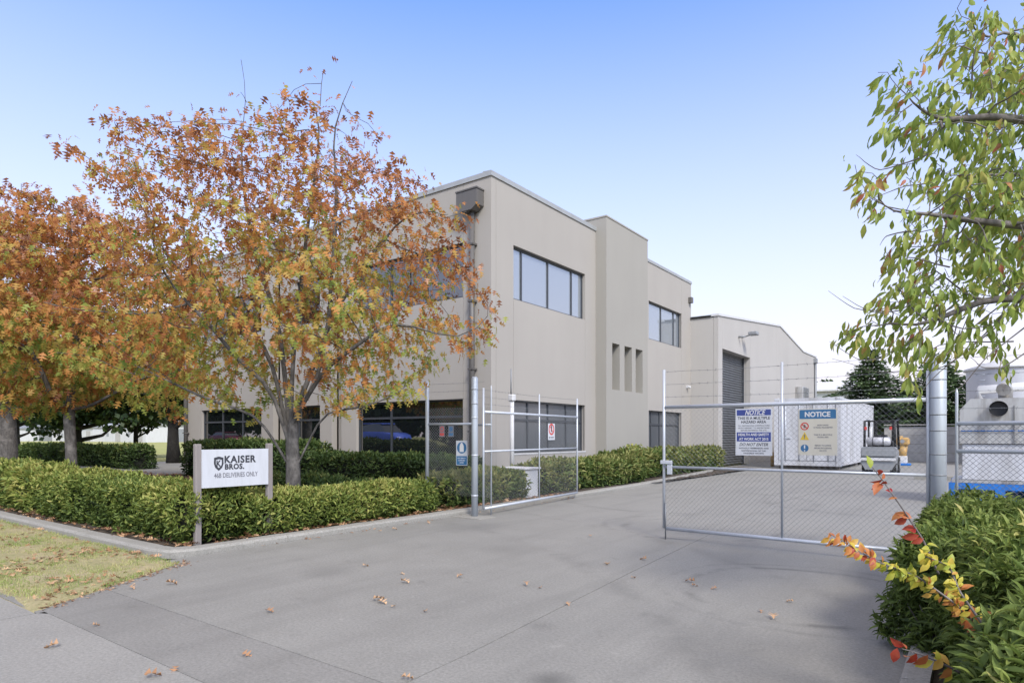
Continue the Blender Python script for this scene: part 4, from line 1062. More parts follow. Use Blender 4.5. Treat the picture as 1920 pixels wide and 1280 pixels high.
def put_sign(name, label, cx, cy, zc, right, w, h, mat, cat='sign'):
    bd = Board((cx, cy, zc), right, w, h); root = thing(name, (cx, cy, zc), label, cat)
    b = MB(); bd.plate(b, -w/2, w/2, -h/2, h/2, 0, .003); b.build('board', mat, root)
    b = MB()
    for sx in (-1, 1):
        for sy in (-1, 1): bd.disc(b, sx*(w/2-.015), sy*(h/2-.015), .005, .003, .006, 8)
    b.build('bolt', m_galv, root)
    return bd, root
def gate_pos(px, py, yl=8.155): 
    dx, dy = (px-960)/FPX*CY-SY, (px-960)/FPX*SY+CY; t = yl/dy; return dx*t, CAM_H+(817-py)*t/FPX
x0, zt_ = gate_pos(1380, 767); x1, zb_ = gate_pos(1449, 852)
_, zt1 = gate_pos(1449, 768)
w = x1-x0; h = .585
bd, rt = put_sign('notice_board', 'white hazard notice with dark blue bands, left of the two on the gate', (x0+x1)/2, 8.135, (gate_pos(1415,767)[1]+gate_pos(1415,852)[1])/2, (1,-.023,0), w, h, m_signw)
b = MB(); Z = .0036
bd.plate(b, -w*.465, w*.465, h*.352, h*.475, .003, .0040); bd.plate(b, -w*.465, w*.465, -h*.2, -h*.005, .003, .0040); split_build(b, 'blue_band', m_sblue, rt)
b = MB(); bd.text(b, 'NOTICE', .02, h*.413, .085, .0048, width=w*.56, shear=.35, bold=.0015)
bd.text(b, 'HEALTH AND SAFETY', 0, -h*.055, .045, .0048, width=w*.84, bold=.001); bd.text(b, 'AT WORK ACT 2015', 0, -h*.15, .045, .0048, width=w*.80, bold=.001); build_lines(b, 'lettering', m_inkw, rt)
b = MB(); bd.text(b, 'THIS IS A MULTIPLE', 0, h*.295, .048, Z, width=w*.88, bold=.0008); bd.text(b, 'HAZARD AREA', 0, h*.215, .048, Z, width=w*.68, bold=.0008)
bd.text(b, 'ALL VISITORS AND CONTRACTORS', 0, h*.135, .022, Z, width=w*.86); bd.text(b, 'MUST REPORT TO RECEPTION', 0, h*.085, .022, Z, width=w*.84); bd.text(b, 'BEFORE ENTERING THE SITE', 0, h*.035, .022, Z, width=w*.7)
bd.text(b, 'DO NOT ENTER', 0, -h*.265, .052, Z, width=w*.78, shear=.3, bold=.0006)
bd.text(b, 'WITHOUT PERMISSION AND', 0, -h*.345, .024, Z, width=w*.82, bold=.0004); bd.text(b, 'NOTIFICATION OF THE', 0, -h*.40, .024, Z, width=w*.66, bold=.0004); bd.text(b, 'HAZARDS ON SITE', 0, -h*.452, .024, Z, width=w*.55, bold=.0004)
build_lines(b, 'lettering', m_ink, rt)
x0, _ = gate_pos(1498, 767); x1, _ = gate_pos(1571, 767); w = x1-x0; za = gate_pos(1534,766)[1]; zb_ = gate_pos(1534,853)[1]; h = za-zb_
bd, rt = put_sign('notice_board', 'cream safety notice with a teal header and three symbols, right one on the gate', (x0+x1)/2, 8.125, (za+zb_)/2, (1,-.023,0), w, h, m_signc)
b = MB(); bd.plate(b, -w*.47, w*.47, h*.285, h*.48, .003, .004); bd.disc(b, -w*.335, -h*.35, w*.105, .003, .004); split_build(b, 'teal_band', m_sblue2, rt)
b = MB(); bd.text(b, 'NOTICE', 0, h*.38, .08, .0048, width=w*.66, bold=.0028); bd.plate(b, -w*.352, -w*.318, -h*.36, -h*.285, .004, .0048); bd.disc(b, -w*.335, -h*.405, w*.02, .004, .0048, 10); build_lines(b, 'lettering', m_inkw, rt)
b = MB(); bd.ring(b, -w*.335, h*.125, w*.082, w*.11, .003, .004); bd.shape(b, [(-w*.40,h*.175),(-w*.415,h*.16),(-w*.27,h*.075),(-w*.255,h*.09)][::1], .0042, .005); b.build('prohibition_symbol', m_red, rt)
b = MB(); bd.shape(b, [(-w*.45,-h*.17),(-w*.22,-h*.17),(-w*.335,h*.005)], .003, .004); b.build('warning_symbol', m_yel, rt)
b = MB(); bd.plate(b, -w*.35, -w*.32, -h*.12, -h*.05, .0042, .005); bd.disc(b, -w*.335, -h*.14, w*.015, .0042, .005, 8); bd.disc(b, -w*.335, h*.150, w*.022, .0045, .0052, 10); bd.plate(b, -w*.36, -w*.31, h*.09, h*.14, .0043, .005)
for t, y in (('ENTRY UNDER', .145), ('14 YEARS PROHIBITED', .095), ('THIS IS A MULTIPLE', -.06), ('HAZARD AREA', -.11), ('REPORT TO OFFICE', -.29), ('BEFORE PROCEEDING', -.345), ('ON SITE', -.40)):
    bd.text(b, t, w*.14, h*y, .024, Z, width=w*.026*len(t), bold=.0003)
build_lines(b, 'lettering', m_inkg, rt)
# blue mandatory sign on the left fence panel
q = pt(829, 850, 11.1); 
bd, rt = put_sign('safety_notice', 'small white and blue mandatory clothing notice on the fence panel in the hedge', q[0], 8.735, q[2], (1,.097,0), .25, .45, m_signw)
b = MB(); bd.disc(b, 0, .095, .105, .003, .004); bd.plate(b, -.115, .115, -.215, -.055, .003, .004); split_build(b, 'blue_symbol', m_sblue2, rt)
b = MB(); bd.shape(b, [(-.045,.02),(.045,.02),(.045,.12),(.03,.165),(-.03,.165),(-.045,.12)], .0042, .005); bd.disc(b, 0, .17, .02, .0043, .0052)
for t, y in (('HIGH VISIBILITY', -.095), ('CLOTHING MUST', -.135), ('BE WORN', -.175)): bd.text(b, t, 0, y, .03, .0046, width=.012*len(t), bold=.0004)
build_lines(b, 'lettering', m_inkw, rt)
# red prohibition sign on the open gate leaf
uu = np.array([-7.28+6.97, 12.35-8.62]); uu = uu/np.linalg.norm(uu)
xr = (1031.5-960)/FPX; dx, dy = xr*CY-SY, xr*SY+CY
# ray meets the gate leaf
Mx = np.array([[dx, -uu[0]], [dy, -uu[1]]]); tt, ss = np.linalg.solve(Mx, np.array([-6.97, 8.62])); qx, qy = dx*tt, dy*tt
bd, rt = put_sign('prohibition_sign', 'small white sign with a red no-entry symbol on the open left gate leaf', qx+.03, qy, CAM_H+(817-809)*tt/FPX, (uu[0],uu[1],0), .30, .34, m_signw)
b = MB(); bd.ring(b, 0, .05, .085, .12, .003, .004); bd.shape(b, [(-.075,.11),(-.06,.125),(.075,-.01),(.06,-.025)][::-1], .0042, .005); b.build('prohibition_symbol', m_red, rt)
b = MB(); bd.plate(b, -.025, .025, .0, .10, .0035, .0042); bd.disc(b, 0, .115, .02, .0035, .0042, 10); bd.text(b, 'NO ENTRY', 0, -.12, .045, Z, width=.22, bold=.001); build_lines(b, 'lettering', m_ink, rt)
# small notices on the window behind the fence panel
for px, lb, mt in ((829, 'small white notice with red print on the office front window', m_red), (846, 'small white notice with blue print on the office front window', m_sblue2)):
    xr = (px-960)/FPX; dx, dy = xr*CY-SY, xr*SY+CY; t = (YF+.09)/dy
    bd, rt = put_sign('window_notice', lb, dx*t, YF+.085, CAM_H+(817-808)*t/FPX, (1,0,0), .20, .32, m_inkg)  # board toned grey: dimness at the glass is put into its colour
    b = MB(); bd.ring(b, 0, .06, .05, .075, .003, .004) if mt is m_red else bd.disc(b, 0, .06, .07, .003, .004); bd.plate(b, -.08, .08, -.13, -.05, .003, .004); b.build('symbol', mt, rt)

# cabinet and conduit at the building corner
cb = thing('service_cabinet', (-8.43, 11.6, 0), 'pale concrete service cabinet between the hedges at the office corner', 'cabinet')
b = MB(); b.bbox(-8.62, -8.0, 11.35, 11.85, .02, .655, .012); b.build('box', m_white, cb)
b = MB(); b.bbox(-8.76, -7.96, 11.28, 11.92, .658, .70, .01); b.build('lid', m_white, cb)
b = MB(); b.bbox(-8.58, -8.04, 11.338, 11.349, .08, .60, .003); b.build('door', m_white, cb)
q = pt(960, 817, 15.6)
cp = thing('conduit_pole', (q[0], q[1], .05), 'slim white conduit standing by the office side wall with a thin rod on top', 'pole')
MB().tube([(q[0],q[1],.0),(q[0],q[1],2.42)], .052, 14).build('conduit', m_white, cp)
b = MB(); b.bbox(q[0]-.075,q[0]+.075,q[1]-.075,q[1]+.075,2.25,2.42,.02); b.build('cap', m_white, cp)
MB().tube([(q[0]-.03,q[1],2.42),(q[0]-.03,q[1],3.05)], .016, 8).build('rod', m_fgrey, cp)
bo = thing('bollard', (-9.05, 27.3, 0), 'short white bollard at the end of the hedge before the roller door', 'bollard')
MB().tube([(-9.05,27.3,0),(-9.05,27.3,.55),(-9.05,27.3,.6)], [.08,.08,.04], 12).build('bollard_body', m_white, bo)

# ------------------------------------------------------------------ container
ct = thing('shipping_container', (-5.85, 34, 0), 'long white refrigerated shipping container parked in the yard', 'container')
X0, X1, Y0c, Y1c, Zb, Zt = -7.15, -4.57, 28.85, 38.9, .14, 3.02
b = MB(); 
# corrugated long sides and plain ends
ny = 60; vs = []; fs = []
for k in range(ny+1):
    y = Y0c+.15+(Y1c-Y0c-.3)*k/ny; o_ = .018 if (k//2) % 2 else 0
    for x, s_ in ((X1-.03-o_, 1), (X0+.03+o_, -1)): vs += [(x, y, Zb+.15), (x, y, Zt-.1)]
for k in range(ny): a = 4*k; fs += [(a, a+4, a+5, a+1), (a+2, a+3, a+7, a+6)]
b.add(vs, fs); b.build('side_panels', m_contw, ct, True)
MB().box(X0+.05, X1-.05, Y0c+.12, Y1c-.05, Zt-.09, Zt-.03).build('roof', m_contw, ct)
MB().box(X0+.06, X1-.06, Y0c+.10, Y0c+.13, Zb+.12, Zt-.10).build('end_wall', m_contw, ct)
MB().box(X0+.06, X1-.06, Y1c-.13, Y1c-.10, Zb+.12, Zt-.10).build('end_wall', m_contw, ct)
for x0_, x1_ in ((X0+.18, (X0+X1)/2-.01), ((X0+X1)/2+.01, X1-.18)):
    dd = MB().bbox(x0_, x1_, Y0c+.04, Y0c+.095, Zb+.22, Zt-.2, .012).build('door', m_contw, ct)
    for f in (.25, .75):
        x = x0_+(x1_-x0_)*f; MB().tube([(x, Y0c+.02, Zb+.15), (x, Y0c+.02, Zt-.15)], .018, 8).build('lock_rod', m_galv, dd)
        MB().box(x-.02, x+.22, Y0c+.005, Y0c+.02, 1.28, 1.32).build('handle', m_galv, dd)
for x in (X0, X1-.16):
    for y in (Y0c, Y1c-.16): MB().box(x, x+.16, y, y+.16, Zb+.12, Zt-.12).build('corner_post', m_contw, ct)
    MB().box(x+.02, x+.14, Y0c+.165, Y1c-.165, Zb+.01, Zb+.16).build('bottom_rail', m_contw, ct)
    MB().box(x+.03, x+.13, Y0c+.165, Y1c-.165, Zt-.11, Zt-.01).build('top_rail', m_contw, ct)
    for y in (Y0c-.005, Y1c-.175):
        for z in (Zb, Zt-.118): MB().bbox(x-.004, x+.176, y, y+.18, z, z+.118, .01).build('corner_casting', m_contw, ct)
for y in (Y0c+.01, Y1c-.13):
    MB().box(X0+.18, X1-.18, y, y+.12, Zb+.01, Zb+.2).build('sill_beam', m_contw, ct); MB().box(X0+.18, X1-.18, y, y+.12, Zt-.18, Zt-.02).build('header_beam', m_contw, ct)
for y in (Y0c+.4, (Y0c+Y1c)/2, Y1c-.6): MB().box(X0+.1, X1-.1, y, y+.2, .0, Zb-.001).build('timber_bearer', m_wood, ct)

# ------------------------------------------------------------------ forklift
def forklift():
    fx, fy = -2.98, 26.6
    r = thing('forklift', (fx, fy+1, 0), 'grey forklift with a silver gas bottle and black overhead guard, beside the container', 'forklift')
    b = MB(); hw = .56
    b.prism([(fx-hw,.42),(fx-hw,.95),(fx-hw+.05,1.0),(fx+hw-.05,1.0),(fx+hw,.95),(fx+hw,.42),(fx+.42,.16),(fx-.42,.16)], 1, fy+.04, fy+.6); b.build('counterweight', m_fgrey, r, True)
    MB().bbox(fx-hw+.02, fx+hw-.02, fy-.02, fy+.035, .66, .9, .01).build('rear_panel', m_fgrey, r)
    b = MB(); b.bbox(fx-.50, fx+.50, fy+.61, fy+1.8, .30, .85, .03); b.build('chassis', m_fgrey, r)
    g_ = MB().tube([(fx-.40,fy+.25,1.20),(fx-.36,fy+.25,1.20),(fx+.34,fy+.25,1.20),(fx+.38,fy+.25,1.20)], [.08,.155,.155,.08], 20).build('gas_bottle', m_silo, r)
    b = MB(); b.box(fx-.2, fx-.16, fy+.09, fy+.41, 1.0, 1.05); b.box(fx+.14, fx+.18, fy+.09, fy+.41, 1.0, 1.05); b.tube([(fx-.18,fy+.07,1.0),(fx-.18,fy+.09,1.3),(fx-.18,fy+.25,1.37)], .012, 6); b.tube([(fx+.16,fy+.07,1.0),(fx+.16,fy+.09,1.3),(fx+.16,fy+.25,1.37)], .012, 6); b.build('bottle_bracket', m_black, r)
    b = MB()
    for sx in (-1, 1):
        b.tube([(fx+sx*.50, fy+.5, .95), (fx+sx*.48, fy+.42, 1.95), (fx+sx*.48, fy+1.55, 2.0), (fx+sx*.50, fy+1.75, .9)], .042, 8)
    for k in range(7): b.tube([(fx-.47, fy+.44+k*.18, 1.96), (fx+.47, fy+.44+k*.18, 1.96)], .02, 6)
    b.build('overhead_guard', m_black, r)
    b = MB()
    for sx in (-1, 1): b.box(fx+sx*.30-.05, fx+sx*.30+.05, fy+1.85, fy+2.0, .08, 1.98)
    for z in (.3, 1.1, 1.9): b.box(fx-.25, fx+.25, fy+1.87, fy+1.97, z, z+.08)
    ms = b.build('mast', m_black, r)
    b = MB(); 
    for sx in (-1, 1): b.box(fx+sx*.25-.06, fx+sx*.25+.06, fy+2.05, fy+3.1, .06, .10)
    split_build(b, 'fork', m_black, r)
    for sx in (-1, 1):
        for y, rr in ((fy+.42, .24), (fy+1.55, .30)):
            w_ = MB().tube([(fx+sx*.36, y, rr), (fx+sx*.55, y, rr)], rr, 22).build('wheel', m_rubber, r)
            MB().tube([(fx+sx*.551, y, rr), (fx+sx*.565, y, rr)], rr*.5, 14).build('rim', m_fgrey, w_)
        MB().bbox(fx+sx*.40-.04, fx+sx*.40+.04, fy-.01, fy+.03, 1.62, 1.74, .01).build('tail_light', m_red, r)
    MB().bbox(fx-.42, fx+.42, fy+.60, fy+.95, .86, 1.22, .03).build('engine_cover', m_black, r)
    MB().bbox(fx-.56, fx+.56, fy-.035, fy-.021, .50, .60, .003).build('rear_stripe', m_white, r)
    b = MB(); b.bbox(fx-.25, fx+.25, fy+.72, fy+1.2, .88, 1.0, .04); b.bbox(fx-.23, fx+.23, fy+.68, fy+.80, 1.0, 1.45, .04); b.build('seat', m_black, r)
    b = MB(); b.tube([(fx, fy+1.55, .9), (fx, fy+1.4, 1.25)], .02, 6); b.tube([(fx+.16*math.cos(t), fy+1.40+.05*math.sin(t), 1.25+.15*math.sin(t)) for t in np.linspace(0, 6.283, 17)], .014, 6, cap=False); b.build('steering_wheel', m_black, r)
    MB().tube([(fx-.30, fy+.55, 1.0), (fx-.30, fy+.55, 1.75)], .05, 8).build('exhaust', m_white, r)
forklift()
# yellow headed machine beside the forklift
q = gpt(1693, 30.2)
mc = thing('yellow_machine', q, 'small yellow-topped machine on a white stand with blue feet, right of the forklift', 'machine')
b = MB(); b.bbox(q[0]-.27, q[0]+.27, q[1]-.27, q[1]+.27, .95, 1.33, .07); b.tube([(q[0]-.1, q[1], 1.30), (q[0]-.1, q[1], 1.40)], .1, 10); b.build('head', m_orange, mc)
b = MB(); b.tube([(q[0], q[1]-.26, 1.15), (q[0], q[1]-.30, 1.15)], .09, 12); b.build('gauge', m_fgrey, mc)
b = MB(); b.tube([(q[0], q[1], .35), (q[0], q[1], .95)], [.14, .20], 12); b.build('neck', m_orange, mc)
b = MB(); b.bbox(q[0]-.18, q[0]+.18, q[1]-.18, q[1]+.18, .1, .45, .02); b.build('stand', m_white, mc)
b = MB(); b.bbox(q[0]-.32, q[0]+.32, q[1]-.3, q[1]+.3, .0, .1, .02); b.build('foot', m_bluep, mc)
q = gpt(1449, 29.4)
yb = thing('yellow_bollard', q, 'short yellow bollard between the roller door and the container', 'bollard')
MB().tube([(q[0],q[1],0),(q[0],q[1],.58),(q[0],q[1],.65)], [.10,.10,.05], 12).build('bollard_body', m_orange, yb)

# yard wall
yw = thing('concrete_yard_wall', (4, 41, 0), 'weathered grey concrete panel wall closing the back of the yard', 'wall')
for i in range(9):
    x = -4.3+i*2.42
    for k in range(4):
        MB().bbox(x+.01, x+2.24, 41.0+.01*(k%2), 41.12+.01*(k%2), .01+k*.475, .01+k*.475+.465, .008).build('wall_plank', m_conc, yw)
    MB().box(x+2.245, x+2.425, 40.93, 41.18, 0, 1.98).build('wall_post', m_conc, yw)
MB().box(-4.3, 17.4, 40.9, 41.22, 1.985, 2.04).build('capping', m_conc, yw)

# tank on the blue skid
tk = thing('tank_skid', (1.6, 16.6, 0), 'grimy steel tank and white box on a bright blue skid, right of the gate post', 'machine')
x0 = -.30; x1 = 3.6; y0 = 15.6; y1 = 17.3
b = MB()
b.box(x0-.2, x1, y0, y0+.10, .34, .46); b.box(x0-.2, x1, y0, y0+.10, .06, .16)
b.box(x0-.2, x1, y1-.1, y1, .06, .46)
for x in (-.5, .25, .85, 1.6, 2.2, 2.9): b.box(x, x+.16, y0+.001, y0+.099, .161, .339)
for x in np.arange(-.5, 3.5, .5): b.box(x, x+.1, y0+.1, y1-.1, .3, .42)
b.build('skid_frame', m_bluep, tk)
MB().box(x0-.15, x1, y0+.02, y1-.02, .465, .52).build('deck', m_steel, tk)
MB().bbox(x0+.02, 1.06, y0+.10, y1-.1, .525, 1.24, .01).build('white_box', m_contw, tk)
MB().bbox(1.09, x1-.1, y0+.10, y1-.1, .525, 1.22, .01).build('white_box', m_contw, tk)
b = MB(); b.prism([(x0-.02,1.25),(x0-.02,1.92),(x0+.16,2.14),(x1-.3,2.14),(x1-.1,1.92),(x1-.1,1.25)], 1, y0+.06, y1-.1); tb = b.build('tank', m_steel, tk, True)
b = MB(); 
for x in (.55, 1.8, 2.8): b.box(x, x+.05, y0+.02, y0+.059, 1.3, 2.0)
split_build(b, 'tank_rib', m_steel, tb)
p1_ = (.28, y0+.06, 1.98)
b = MB().tube([(.30, y0+.1, 1.93), (.30, y0-.16, 1.93)], .15, 20, cap=False); b.build('pipe_outlet', m_steel, tk)
MB().tube([(.30, y0-.02, 1.93), (.30, y0-.03, 1.93)], .146, 20).build('pipe_bore_shade', m_black, tk)  # black disc paints the shade inside the open pipe
b = MB().tube([(.42, y0+.4, 2.1), (.42, y0+.4, 2.3), (.40, y0+.2, 2.36), (.38, y0+.02, 2.30)], .12, 14); b.build('bent_pipe', m_steel, tk)
b = MB().tube([(.0, y0+.9, 2.14), (.0, y0+.9, 2.36), (1.1, y0+.9, 2.42)], .09, 12); b.build('top_pipe', m_white, tk)
MB().tube([(x0+.0, y0+.03, 1.50), (x1-.4, y0+.03, 1.50)], .012, 6).build('hose', m_bluep, tk)

# silo
q = gpt(1893, 30); 
si = thing('silo', q, 'pale grey cylindrical silo with a conical roof at the right edge', 'silo')
b = MB(); n = 40; b.tube([(q[0],q[1],z) for z in (0,1.5,1.53,3.0,3.03,4.55)], [1.68,1.68,1.70,1.68,1.68,1.68], n, cap=False); b.build('shell', m_silo, si)
b = MB(); b.tube([(q[0],q[1],4.5),(q[0],q[1],4.6),(q[0],q[1],5.05),(q[0],q[1],5.12)], [1.78,1.78,.35,.3], n); b.build('roof', m_white, si)
b = MB()
for k in range(18): b.tube([(q[0]-1.25, q[1]-1.28, .5+k*.25), (q[0]-.95, q[1]-1.5, .5+k*.25)], .015, 4)
b.build('ladder', m_galv, si)

# ------------------------------------------------------------------ cherry tree on the right, near
def cherry():
    base = np.array([3.05, 3.9, .06]); root = thing('cherry_tree', base, 'near leafy cherry tree hanging in from the right, green leaves turning red', 'tree')
    Zm = 3.9
    bl = []
    for px, py, z, rx, ry, rz, w in ((1900,170,3.9,110,60,.7,1),(1850,50,3.9,75,40,.4,1.8),(1900,110,3.9,60,60,.5,1.5),(1830,110,3.8,60,25,.3,1.2),(1780,190,3.8,110,32,.5,1.2),(1900,300,4,130,90,.8,1),(1740,260,3.8,80,30,.35,1.2),(1700,370,3.8,75,35,.4,1.3),(1860,400,4,130,80,.8,1),
        (1790,470,4.0,130,60,.7,1),(1880,540,4.1,130,70,.8,1),(1730,560,4.0,90,45,.5,1.1),(1660,620,4.1,60,32,.3,1.2),(1770,640,4.1,100,35,.5,.8),(1900,700,4.0,40,35,.4,.8),(2050,300,4.3,200,300,1.3,.5),(1750,690,3.8,22,14,.1,1.5),(1735,735,3.8,12,14,.1,1.5),(1640,330,3.8,25,50,.2,1.3),(1700,150,3.8,40,30,.2,1.2)):
        c = pt(px-28, py, z); s = z/FPX; bl.append((c[0], c[1], c[2], rx*s, rz, ry*s, w*3 if px < 1790 else w))
    att = sample_blobs(bl, 3000)
    init = [(base, -1)]; 
    for k in range(1, 9): init.append((base+np.array([.02*k, .01*k, .16*k]), k-1))
    def limb(frm, pts):
        pi = frm; q0 = init[pi][0]
        for q in pts:
            q = np.array(q); m = max(1, int(np.linalg.norm(q-q0)/.14))
            for k in range(1, m+1): init.append((q0+(q-q0)*k/m+rng.normal(0,.006,3), pi)); pi = len(init)-1
            q0 = q
    limb(8, [pt(2250,560,4.6), pt(2100,420,4.4), pt(1960,330,4.1), pt(1860,330,4.0)])
    limb(8, [pt(2200,300,4.4), pt(2000,120,4.1), pt(1900,60,4.0)])
    limb(7, [pt(2150,620,4.3), pt(1980,560,4.2), pt(1840,560,4.1), pt(1760,600,4.0)])
    limb(8, [pt(2150,520,4.3), pt(1990,430,4.0), pt(1850,420,3.9), pt(1740,400,3.8)])
    limb(8, [pt(2150,420,4.3), pt(1990,240,4.0), pt(1850,215,3.9), pt(1760,230,3.8)])
    nodes, par = colonize(init, att, .075, 1.2, .10, 140, -.03, .18)
    cnt, ch, rad = skeleton(nodes, par, .0018, .085)
    mb = MB(); branches(nodes, par, cnt, ch, rad, mb)
    mb.build('trunk', m_twig, root)
    # bare twigs sweeping out beyond the leaves
    tw = MB()
    for pts_, r_ in (([(1800,560),(1700,650),(1620,680),(1555,640)],4.1), ([(1760,520),(1690,585),(1600,580),(1553,545)],4.0), ([(1740,545),(1650,590),(1580,555)],4.0), ([(1920,560),(1780,690),(1650,700),(1560,672)],4.3),
                   ([(1880,600),(1760,700),(1700,760)],4.3), ([(1990,560),(1860,660),(1800,725),(1775,740)],4.0), ([(1990,620),(1880,690),(1840,690),(1820,670)],3.9), ([(1760,340),(1700,350),(1600,385)],3.8), ([(1740,290),(1650,320),(1605,290)],3.8), ([(1850,100),(1800,85),(1755,110)],3.8),
                   ([(1780,500),(1700,480),(1645,530)],3.9), ([(1720,430),(1660,440),(1650,460)],3.8), ([(1900,640),(1760,640),(1640,740)],4.4), ([(1960,500),(1820,620),(1740,700),(1716,740)],4.2)):
        P_ = [pt(a, c_, r_) for a, c_ in pts_]; S_ = []
        for i in range(len(P_)-1):
            for k in range(5): 
                t = k/5; S_.append(P_[i]*(1-t)+P_[i+1]*t+rng.normal(0,.006,3))
        S_.append(P_[-1]); S_ = [S_[0]]+[(S_[i-1]+2*S_[i]+S_[i+1])/4 for i in range(1, len(S_)-1)]+[S_[-1]]
        tw.tube(S_, list(np.linspace(.0055, .0012, len(S_))), 5, cap=False)
    split_build(tw, 'bare_twigs', m_twig, root)
    idx = np.where(cnt <= 2)[0]; P_ = np.repeat(nodes[idx], 6, axis=0); N = len(P_)
    od = np.zeros_like(P_); pr = par[np.repeat(idx, 6)]; od = nrm(P_-nodes[pr])
    P_ = P_+rng.normal(0,.028,P_.shape)
    keep = (vnoise(P_, 4.2, 2)+.6*vnoise(P_, 9, 5)+rng.normal(0,.15,N) > -.55) & (rng.random(N) < .8); P_, od = P_[keep], od[keep]; N = len(P_)
    d = nrm(od*.6+rng.normal(0,.25,(N,3))+np.array([0,0,-1.1])+RIGHT*-.15); n = nrm(rng.normal(0,.7,(N,3))+np.array([0,0,.35])-FWD*.35)
    t = .50+.20*vnoise(P_, 2.2, 4)+rng.normal(0,.15,N)+(rng.random(N) > .95)*.4
    leaves('crown', P_, d, n, .080*(.55+.7*rng.random(N)), .42, t, T_LONG, m_cherry, root, singles=300)
    print('cherry leaves', N)
cherry()

# ------------------------------------------------------------------ bush on the right and its autumn sprigs
def bush():
    root = thing('bush', (1.2, 4.4, .06), 'loose green narrow-leaved bush filling the lower right corner beside the kerb', 'bush')
    # mound outline: height and left edge vary along the kerb
    N = 95000; y = rng.uniform(2.0, 7.6, N); u = rng.random(N)
    def left(y): return .0+.05*np.sin(y*2.3)+.04*np.sin(y*6.1)-.38*np.clip((y-4.1)/.9,0,1)
    def top(y): return .76+.05*np.sin(y*1.7+1)+.04*np.sin(y*5)
    W_ = 2.6; s = u*(top(y)+W_)          # unrolled: side face then top
    side = s < top(y); z = np.where(side, s, top(y)); x = np.where(side, left(y), left(y)+(s-top(y)))
    r_ = .28; c1 = (z > top(y)-r_) & side; x = np.where(c1, x+((z-(top(y)-r_))/r_)**2*.14, x); 
    c2 = (~side) & (x < left(y)+r_); z = np.where(c2, z-(1-(x-left(y))/r_)**2*.12, z)
    P_ = np.stack([x, y, z], 1); nr = nrm(np.stack([np.where(side, -1., -.1), -.25*np.ones(N), np.where(side, .3, 1.)], 1))
    bm_ = .10*vnoise(P_, 2.6, 1)+.07*vnoise(P_, 6.5, 2); dep = -np.abs(rng.normal(0,.07,N))+.05*(rng.random(N) > .9)*rng.random(N)
    P_ = P_+nr*(bm_+dep)[:,None]; P_[:,2] = np.maximum(P_[:,2], .04)+.03
    # front end rounds off towards the camera
    fr = np.clip((2.7-P_[:,1])/.7, 0, 1); P_[:,2] = .05+(P_[:,2]-.05)*np.sqrt(np.clip(1-fr**2, 0.02, 1)); 
    keep = P_[:,0] > -.22-.3*P_[:,2]-np.where(P_[:,1] > 4.4, .3, 0); P_ = P_[keep]; nr = nr[keep]; dep = dep[keep]; bm_ = bm_[keep]; n_ = len(P_)
    d = nrm(nr*.55+rng.normal(0,.55,(n_,3))+np.array([0,0,-.15])); nn = nrm(nr*.7+np.array([0,0,.5])+rng.normal(0,.4,(n_,3)))
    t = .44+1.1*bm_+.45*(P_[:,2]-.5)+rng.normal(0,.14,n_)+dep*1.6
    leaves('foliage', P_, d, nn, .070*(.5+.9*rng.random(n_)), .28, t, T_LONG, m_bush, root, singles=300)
    b = MB(); vs = []; m = 28
    for i in range(m+1):
        y_ = 2.35+(7.5-2.35)*i/m; l_ = float(left(np.array([y_]))[0])+.13; h_ = float(top(np.array([y_]))[0])*.84*min(1, .35+i/4)
        vs += [(l_+.02, y_, .05), (l_, y_, h_*.75), (l_+.2, y_, h_), (4.5, y_, h_), (4.5, y_, .05)]
    fs = [(i*5+k, i*5+(k+1)%5, (i+1)*5+(k+1)%5, (i+1)*5+k) for i in range(m) for k in range(5)]+[(4,3,2,1,0), tuple(m*5+k for k in range(5))]
    b.add(vs, fs).build('dark_core', m_core, root, True)  # near-black filler, shade inside the bush put into its colour
    st = MB()
    for k in range(60):
        y_ = rng.uniform(2.6, 6.5); x_ = float(left(np.array([y_]))[0])+rng.uniform(.1,.4); e = np.array([x_-rng.uniform(.0,.08), y_+rng.normal(0,.15), rng.uniform(.3,.8)])
        st.tube([(x_, y_, .05), ((x_+e[0])/2+.02, (y_+e[1])/2, e[2]*.6), e], [.008,.006,.003], 4, cap=False)
    st.build('stems', m_twig, root)
bush()
def sprig(label, path, n, tmean, size=.052):
    P_ = [pt(*q) for q in path]; c = []
    for i in range(len(P_)-1):
        for k in range(8): c.append(P_[i]*(1-k/8)+P_[i+1]*(k/8))
    c.append(P_[-1]); c = np.array(c); c[1:-1] = (c[:-2]+2*c[1:-1]+c[2:])/4
    root = thing('autumn_sprig', c[0], label, 'branch')
    MB().tube(list(c), list(np.linspace(.006, .0018, len(c))), 6).build('stem', m_twig, root)
    t = rng.random(n)**.9; j = np.clip((t*(len(c)-1)).astype(int), 0, len(c)-2); pos = c[j]+(c[j+1]-c[j])*((t*(len(c)-1))-j)[:,None]; ax = nrm(c[j+1]-c[j])
    sd = nrm(np.cross(ax, -FWD)); s_ = rng.choice([-1,1], n)[:,None]
    d = nrm(ax*.5+sd*s_*.8+rng.normal(0,.35,(n,3))+np.array([0,0,-.35])); nn = nrm(-FWD+rng.normal(0,.5,(n,3))+np.array([0,0,.5]))
    tint = np.clip(tmean(t)+rng.normal(0,.16,n), 0, 1)
    leaves('leaf_cluster', pos+rng.normal(0,.008,pos.shape), d, nn, size*(.55+.55*rng.random(n)), .6, tint, T_LONG, m_sprig, root, singles=n-4, kind='stuff')
sprig('long arching sprig of yellow and orange leaves reaching left over the driveway', [(1850,1190,2.9),(1790,1130,2.9),(1720,1080,2.95),(1640,1050,3.0),(1555,1000,3.05)], 150, lambda t: .42+.25*np.sin(t*9))
